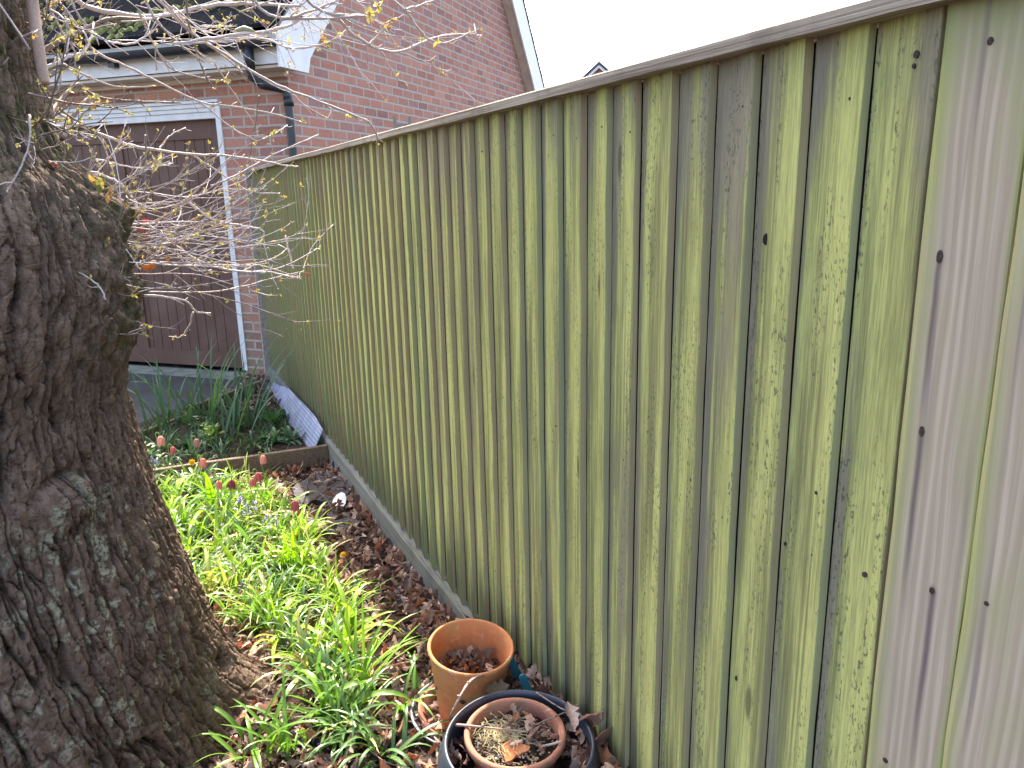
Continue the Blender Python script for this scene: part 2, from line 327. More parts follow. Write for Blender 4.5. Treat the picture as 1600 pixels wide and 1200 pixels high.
# ================================================================ GROUND
def gz(x, y):
    x = np.asarray(x, float); y = np.asarray(y, float)
    z = .07*sm(3.2, 1.9, y)*sm(.5, -.1, np.abs(x+.35)-.6)
    z = z+.15*sm(2.35, 1.7, y)*sm(-.12, -.01, x)
    z = z+.03*sm(1.7, 1.2, y)*sm(-.2, 0, x)
    z = z+.02*(fbm(x*6, y*6, 5)-.5)*sm(7, 5, y)
    return z
def gz1(x, y): return float(gz(np.array([x]), np.array([y]))[0])
def grid(name, xs, ys, zf, mat, kind='structure'):
    X, Y = np.meshgrid(xs, ys); Z = zf(X, Y); n = len(xs); m = len(ys)
    mb = MB(); mb.add(np.stack([X, Y, Z], -1).reshape(-1, 3), [(j*n+i, j*n+i+1, (j+1)*n+i+1, (j+1)*n+i) for j in range(m-1) for i in range(n-1)])
    o = mb.build(name, mat, None, True); o['kind'] = kind; return o
xs = np.concatenate([[-900, -200, -40, -12, -6, -4], np.arange(-3, 0.3, .05), [.5, 1, 2, 5, 12, 40, 200, 900]])
ys = np.concatenate([[-900, -200, -40, -10, -4, -2], np.arange(-1, 7.3, .05), [8, 10, 14, 30, 80, 300, 1200]])
grid('ground', xs, ys, gz, M['soil'])
# garage frame of reference
Gp = onz(390, 587); AZ = R_(-46); DR = np.array([math.sin(AZ), math.cos(AZ), 0]); NN = np.array([DR[1], -DR[0], 0]); K = Gp-.655*DR; UPV = np.array([0, 0, 1.])
def gp(s, u, z): return Gp+DR*s+NN*u+UPV*z           # s along the front, u back from the front, z up
# tarmac drive between raised bed and garage
mb = MB()
pts = [gp(-.7, 0, .02), gp(9, 0, .02), gp(9, -1.9, .02), np.array([-1.2, 5.12, .02]), np.array([-.02, 6.28, .02])]
q = [gp(-.75, .1, .012), gp(9, .1, .012), gp(9, -3.5, .012), gp(2.2, -3.5, .012), np.array([-1.22, 5.16, .012]), np.array([.03, 6.3, .012])]
mb.add(q, [(0, 1, 2, 3, 4, 5)]); o = mb.build('driveway', M['tarmac']); o['kind'] = 'structure'
mb = MB()
for i in range(14):                                    # concrete apron in front of the door
    mb.obox(gp(.3+i*.6-.0, -.10, .012), DR, NN, UPV, .297, .11, .014)
o = mb.build('door_threshold', M['conc']); o['kind'] = 'structure'
# ================================================================ FENCE
BY = [0.6448, 0.7443, .8442, .9442, 1.0448, 1.1445, 1.2541, 1.3531, 1.4514, 1.5555, 1.6592]
while BY[-1] < 6.62: BY.append(BY[-1]+.1015+rnd.uniform(-.0035, .0035))
fence = empty('board_fence', (0, 0, 0), 0, 'tall closeboard wooden fence, green with algae, running from the right foreground to the garage', 'fence')
mb = MB()
def plank(mb, y0, y1, xn, xf, z0, z1, r, edge=True, uoff=0., lean=0., sub=14):
    # y0 near edge (thick), y1 far edge
    V = []; U = []; Cc = []; F = []
    wob = [(rnd.uniform(-1, 1)*.0012, rnd.uniform(-1, 1)*.0015) for _ in range(sub+1)]
    cup = rnd.uniform(-.0015, .0015)
    for k in range(sub+1):
        t = k/sub; z = z0+(z1-z0)*t; wy, wx = wob[k]
        yy0 = y0+wy+lean*t; yy1 = y1+lean*t
        ring = [(-.001, yy0, 0., 1), (xn+.0012+wx, yy0, .02, 1), (xn+.0012+wx, yy0, .0, 0), (xn+wx, yy0+.0018, .002, 0), (xn*.5+xf*.5+cup+wx*.5, (yy0+yy1)/2, (y1-y0)/2, 0), (xf, yy1, y1-y0, 0)]
        for x, y, u, e in ring: V.append((x, y, z)); U.append((u, z)); Cc.append((e, 0, 0))
    n = 6
    for k in range(sub):
        for j in (0, 2, 3, 4):
            F.append((k*n+j, k*n+j+1, (k+1)*n+j+1, (k+1)*n+j))
    F.append((0, 5, 4, 3, 2, 1)); F.append(tuple(sub*n+j for j in range(6)))
    mb.add(V, F, col=Cc, uv=U, r=r)
for i in range(len(BY)-1):
    if i == 0: xn, xf = -.012, -.004
    elif i == 1: xn, xf = -.0165, -.001
    else: xn, xf = -.0150-rnd.uniform(0, .003), -.0012
    if i == 0: xn, xf = -.013, -.001
    plank(mb, BY[i]+.0042, BY[i+1]+.0006, xn, xf, .140+rnd.uniform(-.006, .006), 1.74, rnd.random(), lean=rnd.uniform(-.0015, .0015))
pan = mb.build('board_panel', M['boards'], fence)
mb = MB(); mb.box(.0028, .0038, .62, 6.68, .15, 1.73); mb.build('gap_shade', M['hole'], fence)  # dark sheet added so the slits between boards read as shade
ys = [.6448-.11*k for k in range(26)]
PB = []
for k in range(25):
    mb = MB(); y1 = ys[k]; y0 = ys[k+1]
    V = []; U = []; F = []; sub = 18
    for j in range(sub+1):
        t = j/sub; z = .13+1.61*t; w1 = rnd.uniform(-.0012, .0012)
        for x, y, u in ((0, y0+.0015, 0), (-.009, y0+.0015+w1, 0.0), (-.0105, y0+.004+w1, .004), (-.0135, (y0+y1)/2, .055), (-.016, y1-.009, .101), (-.0135, y1-.0025+w1, .108), (0, y1-.0025, .108)):
            V.append((x, y, z)); U.append((u, z))
    for j in range(sub):
        for i in range(6): F.append((j*7+i, j*7+i+1, (j+1)*7+i+1, (j+1)*7+i))
    mb.add(V, F, uv=U, r=[.31, .77, .52, .12, .93][k % 5])
    if k < 3:
        o = mb.build('board', M['pink'], fence); o['label'] = 'wide pinkish grey board with dark nail stains and a green edge'
    else:
        PB.append(mb)
m2 = MB()
for b in PB:
    for v, f_, u, r in zip(b.v, [b.f], b.uv, b.r): m2.add(v, f_, uv=u, r=r)
m2.build('board_panel', M['pink'], fence)
# back sheet (rails and posts behind the boards)
mb = MB()
for z in (.35, .95, 1.52): mb.box(.004, .05, -2.2, 6.72, z, z+.075)
mb.build('arris_rail', M['rail'], fence)
for y in (-1.9, .9, 3.7, 6.55):
    mb = MB(); mb.box(.052, .15, y, y+.1, 0, 1.72); mb.build('post', M['rail'], fence)
def railbar(name, mat, x0, x1, z0, z1, ya, yb, parent, wob=.0015, ch=.003, sag=0.):
    n = int((yb-ya)/.12); V = []; F = []
    for i in range(n+1):
        y = ya+(yb-ya)*i/n; a = (fbm(np.array([y*1.3]), np.array([z0]), 9)[0]-.5)*wob*4; b = rnd.uniform(-wob, wob)*.6
        for x, z in ((x0, z0+b+a), (x0, z1-ch+a), (x0+ch, z1+a), (x1, z1+a+.004), (x1, z0+a)): V.append((x, y, z))
    for i in range(n):
        for j in range(5): F.append((i*5+j, i*5+(j+1) % 5, (i+1)*5+(j+1) % 5, (i+1)*5+j))
    F += [(0, 1, 2, 3, 4), tuple(n*5+j for j in range(5))[::-1]]
    m_ = MB(); m_.add(V, F); return m_.build(name, mat, parent)
railbar('capping_rail', M['rail'], -.040, .03, 1.734, 1.7565, -2.2, 2.97, fence)
railbar('capping_rail', M['rail'], -.040, .03, 1.734, 1.7565, 2.974, 6.02, fence)
railbar('capping_rail', M['rail'], -.038, .03, 1.728, 1.750, 6.024, 6.74, fence)
railbar('gravel_board', M['gravel'], -.034, -.0005, -.02, .139, -2.2, 6.70, fence, .003, .006)
mb = MB(); mb.box(-.052, .03, 6.70, 6.78, 0, 1.77); o = mb.build('end_post', M['mortarwhite'], fence)
# nails and knots on the near boards
def disc(name, p, rx, rz, mat, parent, t=.0015):
    n = 10; V = [(p[0]-t*.4, p[1], p[2])]+[(p[0]-t*.4*.3, p[1]+rx*math.cos(2*math.pi*j/n)*(1+.12*math.sin(j*3)), p[2]+rz*math.sin(2*math.pi*j/n)) for j in range(n)]
    V += [(p[0]+.004, v[1], v[2]) for v in V[1:n+1]]
    F = [(0, 1+j, 1+(j+1) % n) for j in range(n)]+[(1+j, 1+n+j, 1+n+(j+1) % n, 1+(j+1) % n) for j in range(n)]
    m_ = MB(); m_.add(V, F); return m_.build(name, mat, parent)
def bx_at(y):
    ys_ = sorted(BY)
    if y < .6448: t = ((y-.5348) % .11)/.11; return -.0116-.0056*t
    for a, b in zip(ys_, ys_[1:]):
        if a <= y < b: return -.0165+.0150*(y-a)/(b-a)-.0004
    return -.02
for q, rx, rz in (((1547, 64), .0035, .0045), ((1431, 85), .0035, .0045), ((1427, 103), .002, .003), ((1468, 401), .004, .008), ((1440, 674), .0035, .007), ((1383, 1188), .004, .004), ((1456, 923), .0035, .005), ((1541, 943), .003, .003),
                  ((1140, 771), .002, .0035), ((1226, 850), .002, .003), ((1079, 750), .002, .003), ((1350, 898), .0035, .004), ((1275, 770), .0025, .003), ((1150, 1060), .003, .005)):
    p = onx(*q, -.02); x = bx_at(p[1]); p = onx(*q, x); disc('nail_head', p, rx, rz, M['iron'], fence)
for q, rx, rz in (((1198, 374), .0085, .0095),):
    p = onx(*q, -.016); p = onx(*q, bx_at(p[1])); o = disc('knot_hole', p, rx, rz, M['hole'], fence)
for i in range(1, 16):
    for z in (1.655, .985, .405):
        y = BY[i]+.024+rnd.uniform(-.006, .006); disc('nail_head', (bx_at(y), y, z+rnd.uniform(-.012, .012)), .0016, .0022, M['iron'], fence)
# ================================================================ GARAGE
gar = empty('brick_garage', Gp, 0, 'red brick garage with brown door, white trim and mossy tiled roof behind the tree', 'garage')
def L(p): return np.asarray(p)-Gp
def quad(mb, ps, uvs): mb.add([L(p) for p in ps], [tuple(range(len(ps)))], uv=uvs)
S0, S1 = -.655, 5.2; DS0, DS1 = .03, 2.35; DZ = 2.29; WT = 2.72; DEP = 6.9
A_, B_ = 1.03, 3.36          # pitch slope, apex u
def wallq(mb, s0, s1, z0, z1): quad(mb, [gp(s0, 0, z0), gp(s1, 0, z0), gp(s1, 0, z1), gp(s0, 0, z1)], [(10-s0-.655, z0), (10-s1-.655, z0), (10-s1-.655, z1), (10-s0-.655, z1)])
mb = MB()
wallq(mb, S0, DS0, 0, WT); wallq(mb, DS0, DS1, DZ, WT); wallq(mb, DS1, S1, 0, WT)
for s in (DS0, DS1): quad(mb, [gp(s, 0, 0), gp(s, .12, 0), gp(s, .12, DZ), gp(s, 0, DZ)], [(10-s, 0), (10.12-s, 0), (10.12-s, DZ), (10-s, DZ)])
zt = lambda u: 2.50+A_*min(u, 2*B_-u)
us = [0, B_, 2*B_]
for s, fl in ((S0, 1), (S1, 0)):
    ps = [gp(s, 0, 0), gp(s, 2*B_, 0), gp(s, 2*B_, zt(0)), gp(s, B_, zt(B_)), gp(s, 0, zt(0))]
    quad(mb, ps, [(10+.0, 0), (10+2*B_, 0), (10+2*B_, zt(0)), (10+B_, zt(B_)), (10, zt(0))])
quad(mb, [gp(S0, 2*B_, 0), gp(S1, 2*B_, 0), gp(S1, 2*B_, 2.5), gp(S0, 2*B_, 2.5)], [(0, 0), (6, 0), (6, 2.5), (0, 2.5)])
wall = mb.build('wall', M['brick'], gar)
# door: framed ledged boards
mb = MB()
W = DS1-DS0-.05; s0 = DS0+.025; nb = 22; zt_ = 2.17
def db(s0_, s1_, z0, z1, u0, u1, m_):
    v = [L(gp(s, u, z)) for z in (z0, z1) for u in (u0, u1) for s in (s0_, s1_)]
    uv = [(s, z) for z in (z0, z1) for u in (u0, u1) for s in (s0_, s1_)]
    m_.add(v, [(0, 2, 3, 1), (4, 5, 7, 6), (0, 1, 5, 4), (2, 6, 7, 3), (0, 4, 6, 2), (1, 3, 7, 5)], uv=uv)
bw = W/nb
for i in range(nb): db(s0+i*bw+.004, s0+(i+1)*bw-.002, .12, zt_-.12, .075, .11, mb)
db(s0, s0+W, .1, zt_-.1, .09, .12, mb)
door = mb.build('door', M['door'], gar)
mb = MB(); db(s0, s0+W, zt_-.15, zt_, .06, .10, mb); db(s0, s0+W, .05, .19, .06, .10, mb)
for a in (s0, s0+W/2-.05, s0+W-.12): db(a, a+.12, .19, zt_-.15, .062, .10, mb)
mb.build('door_rail', M['door'], door)
mb = MB(); db(s0+W/2-.012, s0+W/2+.012, 1.0, 1.16, .02, .06, mb); db(s0+W/2-.03, s0+W/2+.03, 1.06, 1.1, .03, .062, mb); mb.build('handle', M['black'], door)
mb = MB()
db(DS0-.025, DS0+.025, 0.05, DZ, -.012, .07, mb); db(DS1-.025, DS1+.025, .05, DZ, -.012, .07, mb)
db(DS0+.026, DS1-.026, 2.172, 2.222, -.006, .07, mb); db(DS0+.026, DS1-.026, 2.224, 2.255, -.018, .07, mb); db(DS0-.035, DS1+.035, 2.2905, 2.312, -.045, .01, mb); db(DS0+.026, DS1-.026, 2.257, 2.288, -.030, .07, mb)
fr = mb.build('door_frame', M['white'], gar)
# eaves: soffit, fascia, gutter
OV = .22; sR = S0-.13; sL = S1+.13
mb = MB(); db(sR+.02, sL, 2.482, 2.502, -OV, 0.0-.001, mb); db(S0-.001, sL, 2.445, 2.480, -.045, -.001, mb); mb.build('soffit', M['soffit'], gar)
mb = MB(); db(sR, sL, 2.508, 2.72, -OV-.02, -OV+.003, mb); mb.build('fascia', M['white'], gar)
def gut(mb, s0_, s1_, r, cz, cu, n=10):
    V = []; F = []
    for s in (s0_, s1_):
        for rr in (r, r-.004):
            for k in range(n+1):
                a = math.pi*k/n; V.append(L(gp(s, cu-rr*math.cos(a), cz-rr*math.sin(a))))
    m1 = n+1
    for k in range(n):
        F += [(k, k+1, 2*m1+k+1, 2*m1+k), (m1+k, 3*m1+k, 3*m1+k+1, m1+k+1), (k, m1+k, m1+k+1, k+1), (2*m1+k, 2*m1+k+1, 3*m1+k+1, 3*m1+k)]
    F += [(0, 2*m1, 3*m1, m1), (n, m1+n, 3*m1+n, 2*m1+n)]
    mb.add(V, F)
GU = -OV-.085; GZ_ = 2.665
mb = MB(); gut(mb, sR+.02, sL, .058, GZ_, GU)
V = [L(gp(sR+.02, GU-.058*math.cos(math.pi*k/10), GZ_-.058*math.sin(math.pi*k/10))) for k in range(11)]; mb.add(V, [tuple(range(11))])
gutter = mb.build('gutter', M['black'], gar)
for s in (1.75, .95, -.12, -.5):
    mb = MB(); gut(mb, s-.03, s+.03, .064, GZ_, GU); mb.build('joint', M['black'], gutter)
for s in (1.55, .78):
    mb = MB(); mb.obox(L(gp(s, -OV-.045, 2.60)), DR, NN, UPV, .03, .03, .03); mb.build('bracket', M['black'], gutter)
# downpipe with swan neck
sp = onz(395, 120, 2.45)  # unused guide
dpx = []
def sfor(px, py, u):    # s coordinate of a pixel on the plane u
    P0 = gp(0, u, 0); r = ray(px, py); t = np.dot(P0-C0, NN)/np.dot(r, NN); p = C0+r*t; return np.dot(p-Gp, DR), p[2]
sA, _ = sfor(389, 90, GU); sB, zB = sfor(452, 170, -.05)
pth = [gp(sA, GU, 2.62), gp(sA, GU, 2.47), gp(sA, GU+.01, 2.42), gp(sA-.03, GU+.06, 2.375), gp(sA-.07, GU+.10, 2.36), gp(sB+.06, -.07, 2.355), gp(sB+.02, -.055, 2.34), gp(sB, -.05, 2.29), gp(sB, -.05, 2.0), gp(sB, -.05, .1), gp(sB, -.09, .05)]
mb = MB(); mb.tube([L(p) for p in pth], .034, 14)
for p, q_ in ((pth[0], pth[1]), (pth[3], pth[4]), (pth[7], pth[7]-UPV*.07)): mb.tube([L(p), L(q_)], .039, 14)
mb.tube([L(gp(sB, -.05, 1.2)), L(gp(sB, -.05, 1.26))], .039, 14)
mb.build('downpipe', M['black'], gar, True)
# roof tiles in courses with real steps
def roof_side(front=True):
    mb = MB(); e = .31; sl_ = math.hypot(1, A_); nx = int((2*B_/2+OV+.1)/(e/sl_))+1
    for r in range(nx):
        u0 = -OV-.10+r*e/sl_; u1 = min(u0+(e+.05)/sl_, B_)
        if u0 >= B_: break
        for c in range(int((sL-sR+.1)/.302)+1):
            a = sR-.03+c*.302+(.15 if r % 2 else 0)-.15; b = min(a+.299, sL+.05); a = max(a, sR-.03)
            if b-a < .03: continue
            j = rnd.uniform(-.003, .003); zz = lambda u: 2.50+A_*u+.56
            th = .028
            P4 = []
            for (s, u, dz) in ((a, u0, .014+j), (b, u0, .014+j), (a, u1, -.010+j), (b, u1, -.010+j)):
                uu = u if front else 2*B_-u
                P4 += [L(gp(s, uu, zz(u)+dz)), L(gp(s, uu, zz(u)+dz+th))]
            mb.add(P4, [(1, 3, 7, 5), (0, 4, 6, 2), (0, 2, 3, 1), (4, 5, 7, 6), (0, 1, 5, 4), (2, 6, 7, 3)])
    return mb
mb = roof_side(True); m2 = roof_side(False); mb.add(np.concatenate(m2.v), m2.f)
for c in range(24): mb.tube([L(gp(sR-.03+c*.25, B_, 2.50+A_*B_+.56)), L(gp(sR+.21+c*.25, B_, 2.50+A_*B_+.56))], .11, 10)
roof = mb.build('roof', M['roof'], gar)
mb = MB()
for i in range(260):
    u = rnd.choice([k*.31/1.436-OV-.10 for k in range(1, 8)])+rnd.uniform(-.02, .02); s = rnd.uniform(-.6, 3.2)
    if rnd.random() < .35: s = rnd.uniform(.4, 2.0); u = rnd.uniform(-.3, -.1)
    c = L(gp(s, u, 2.50+A_*u+.598)); r = rnd.uniform(.012, .042)
    n = 7; V = [c+UPV*r*.75]+[c+DR*r*rnd.uniform(.8, 1.7)*math.cos(2*math.pi*j/n)+NN*r*rnd.uniform(.6, 1.)*math.sin(2*math.pi*j/n)-UPV*.0+UPV*A_*r*.6*math.sin(2*math.pi*j/n) for j in range(n)]
    V += [v-UPV*.02 for v in V[1:]]
    mb.add(V, [(0, 1+j, 1+(j+1) % n) for j in range(n)]+[(1+j, 8+j, 8+(j+1) % n, 1+(j+1) % n) for j in range(n)])
o = mb.build('moss', M['moss'], roof); o['kind'] = 'stuff'
# verges: bargeboards and soffit both gables (right gable seen)
for s_, sg in ((S0, -1), (S1, 1)):
    mb = MB(); m2 = MB()
    so_ = s_+sg*.13; f = lambda u: 2.50+A_*u
    for uu in (1, -1):
        U_ = (lambda u: u) if uu > 0 else (lambda u: 2*B_-u)
        prof = [(-OV-.08, 2.47), (.07, 2.47), (.11, f(.11)-.03), (B_, f(B_)-.03), (B_, f(B_)+.53), (-OV-.08, f(-OV-.08)+.53)]
        v = [L(gp(s, U_(u), z)) for s in (so_, so_+sg*.022) for (u, z) in prof]
        mb.add(v, [(0, 1, 2, 5), (2, 3, 4, 5), (11, 8, 7, 6), (11, 10, 9, 8)]+[(j, (j+1) % 6, 6+(j+1) % 6, 6+j) for j in range(6)])
        v = [L(gp(s, U_(u), f(u)+dz)) for s in (s_+sg*.001, so_-sg*.001) for u in (.12, B_-.002) for dz in (.0, .015)]
        m2.add(v, [(0, 1, 3, 2), (4, 6, 7, 5), (0, 4, 5, 1), (2, 3, 7, 6), (0, 2, 6, 4), (1, 5, 7, 3)])
    mb.build('bargeboard', M['white'], gar); m2.build('verge_soffit', M['soffit'], gar)
# ================================================================ distant house behind the fence
hd = 42.
ap = at(936, 97, hd); vdir = unit([ap[0]-C0[0], ap[1]-C0[1], 0]); rt = np.array([vdir[1], -vdir[0], 0])
hx = empty('brick_house', (ap[0], ap[1], 0), math.atan2(rt[1], rt[0]), 'far brick house whose gable peak shows just above the fence top', 'house')
az_ = ap[2]; mb = MB(); hw = 3.4; ez = az_-.85*hw*1.0
mb.add([(-hw, 0, 0), (hw, 0, 0), (hw, 0, ez-.3), (0, 0, az_-.3), (-hw, 0, ez-.3), (-hw, 9, 0), (hw, 9, 0), (hw, 9, ez-.3), (0, 9, az_-.3), (-hw, 9, ez-.3)],
       [(0, 1, 2, 3, 4), (1, 6, 7, 2), (5, 0, 4, 9), (9, 8, 7, 6, 5)], uv=[(0, 0), (6.8, 0), (6.8, ez), (3.4, az_), (0, ez), (9, 0), (16, 0), (16, ez), (12, az_), (9, ez)])
mb.build('wall', M['brick'], hx)
mb = MB()
for sg in (-1, 1):
    mb.add([(0, -.35, az_), (sg*(hw+.5), -.35, az_-.85*(hw+.5)), (sg*(hw+.5), 9.3, az_-.85*(hw+.5)), (0, 9.3, az_), (0, -.35, az_-.16), (sg*(hw+.5), -.35, az_-.85*(hw+.5)-.16), (sg*(hw+.5), 9.3, az_-.85*(hw+.5)-.16), (0, 9.3, az_-.16)],
           [(0, 1, 2, 3), (4, 7, 6, 5), (0, 4, 5, 1), (2, 6, 7, 3), (1, 5, 6, 2)])
mb.build('roof', simple('slate_blue_roof', (.06, .075, .10), .6, .2, 3), hx)
mb = MB()
for sg in (-1, 1):
    mb.add([(0, -.30, az_-.17), (sg*(hw), -.30, az_-.85*hw-.17), (0, -.30, az_-.33), (sg*hw, -.30, az_-.85*hw-.33), (0, -.02, az_-.17), (sg*(hw), -.02, az_-.85*hw-.17), (0, -.02, az_-.33), (sg*hw, -.02, az_-.85*hw-.33)], [(0, 2, 3, 1), (0, 1, 5, 4), (2, 6, 7, 3)])
mb.build('bargeboard', M['white'], hx)
mb = MB(); mb.box(-.6, .6, -.02, .05, 3.6, 4.8); w_ = mb.build('window', M['glass'], hx); mb = MB(); mb.box(-.68, .68, -.05, -.021, 3.5, 3.6); mb.box(-.68, .68, -.05, -.021, 4.8, 4.9); mb.box(-.68, -.6, -.05, -.021, 3.6, 4.8); mb.box(.6, .68, -.05, -.021, 3.6, 4.8); mb.build('frame', M['white'], w_)
aa = at(907, 107, hd+3); ae = at(892, 107.5, hd+3.); ab_ = at(908, 150, hd+3)
an = empty('tv_aerial', (ab_[0], ab_[1], 4), 0, 'thin tv aerial on a pole left of the far gable peak', 'aerial'); an.rotation_euler = (0, 0, 0)
o_ = np.array([ab_[0], ab_[1], 4.])
mb = MB(); mb.tube([(0, 0, -4), (0, 0, aa[2]-4+.1)], .028, 6); mb.build('pole', M['grey'], an)
mb = MB(); A1 = np.array([0, 0, aa[2]-4]); A2 = ae-aa+A1; mb.tube([A1, A2], .02, 5)
for k in range(7):
    c = A1+(A2-A1)*(k+1)/7; mb.tube([c-vdir*.25, c+vdir*.25], .008, 4)
mb.build('boom', M['grey'], an)
# small trellis fixed behind the fence top
tp, tq = at(617, 182, 6.6), at(640, 182, 6.6)
tr = empty('trellis', (tp[0], tp[1], 0), math.atan2((tq-tp)[1], (tq-tp)[0]), 'small weathered trellis frame poking above the fence beside the brick gable', 'trellis')
wd = np.linalg.norm((tq-tp)[:2]); mb = MB()
mb.box(-.014, .014, -.01, .01, 0, tp[2]); mb.box(wd-.014, wd+.014, -.01, .01, 0, tp[2]); mb.build('upright', M['rail'], tr)
for k in range(5):
    mb = MB(); mb.box(.0145, wd-.0145, -.009, .009, tp[2]-.09-k*.3, tp[2]-.065-k*.3); mb.build('crossbar', M['grey'], tr)
# ================================================================ RAISED BED
bed = empty('raised_bed', (-.6, 4.4, 0), 0, 'low raised bed edged with brown boards in the shade before the garage', 'planter')
def BL(v): return (v[0]+.6, v[1]-4.4, v[2])
def bar(a, b, h, t, z0=0., name='edging_board', mat='sleeper'):
    a = np.array([*a, 0.]); b = np.array([*b, 0.]); d = unit(b-a); nn = np.array([-d[1], d[0], 0]); L_ = np.linalg.norm(b-a); n = 12; V = []; F = []
    for i in range(n+1):
        p = a+d*L_*i/n; w1 = rnd.uniform(-.0015, .0015)
        for (o_, z) in ((0, z0-.02), (0, z0+h-.004+w1), (.004, z0+h+w1), (t-.004, z0+h+w1), (t, z0+h-.004), (t, z0-.02)): V.append(BL(p+nn*o_+UPV*z))
    for i in range(n):
        for j in range(6): F.append((i*6+j, i*6+(j+1) % 6, (i+1)*6+(j+1) % 6, (i+1)*6+j))
    F += [tuple(range(6)), tuple(n*6+j for j in range(6))[::-1]]
    m_ = MB(); m_.add(V, F); return m_.build(name, M[mat], bed)
bar((-.036, 4.365), (-1.75, 4.45), .118, .03)
bar((-1.24, 5.10), (-.72, 5.60), .085, .03); bar((-.70, 5.62), (-.15, 6.16), .115, .035, .02)
bar((-1.75, 4.5), (-1.27, 5.08), .09, .03)
mb = MB(); n = 22
X, Y = np.meshgrid(np.linspace(-1.7, -.04, 34), np.linspace(4.40, 6.10, 34)); Z = .055+.03*(fbm(X*5, Y*5, 4)-.5)-.3*sm(0, .1, (Y-4.4)-(X+1.72)*1.02-.55+.02*X)
mb.add(np.stack([X+.6, Y-4.4, Z], -1).reshape(-1, 3), [(j*34+i, j*34+i+1, (j+1)*34+i+1, (j+1)*34+i) for j in range(33) for i in range(33)]); mb.build('soil', M['soil'], bed, True)
# perforated plastic sheet leaning on the gravel board
sh = MB(); n = 26; V = []; U = []
for i in range(n+1):
    t = i/n; y = 6.28+(4.42-6.28)*t; top = .085+.125*sm(0, .5, t)+.004*math.sin(t*9)-.02*sm(.9, 1, t); 
    for j in range(6):
        k = j/5; V.append((-.130+.088*k+.005*math.sin(t*7+k*2), y, .03+(top-.03)*k+.0)); U.append((t*1.9, k*top))
sh.add(V, [(i*6+j, i*6+j+1, (i+1)*6+j+1, (i+1)*6+j) for i in range(n) for j in range(5)], uv=U)
o = sh.build('plastic_sheet', M['sheet'], None, True); tag(o, 'pale perforated plastic sheet leaning along the fence foot in the raised bed', 'plastic sheet')
md = o.modifiers.new('s', 'SOLIDIFY'); md.thickness = .0015
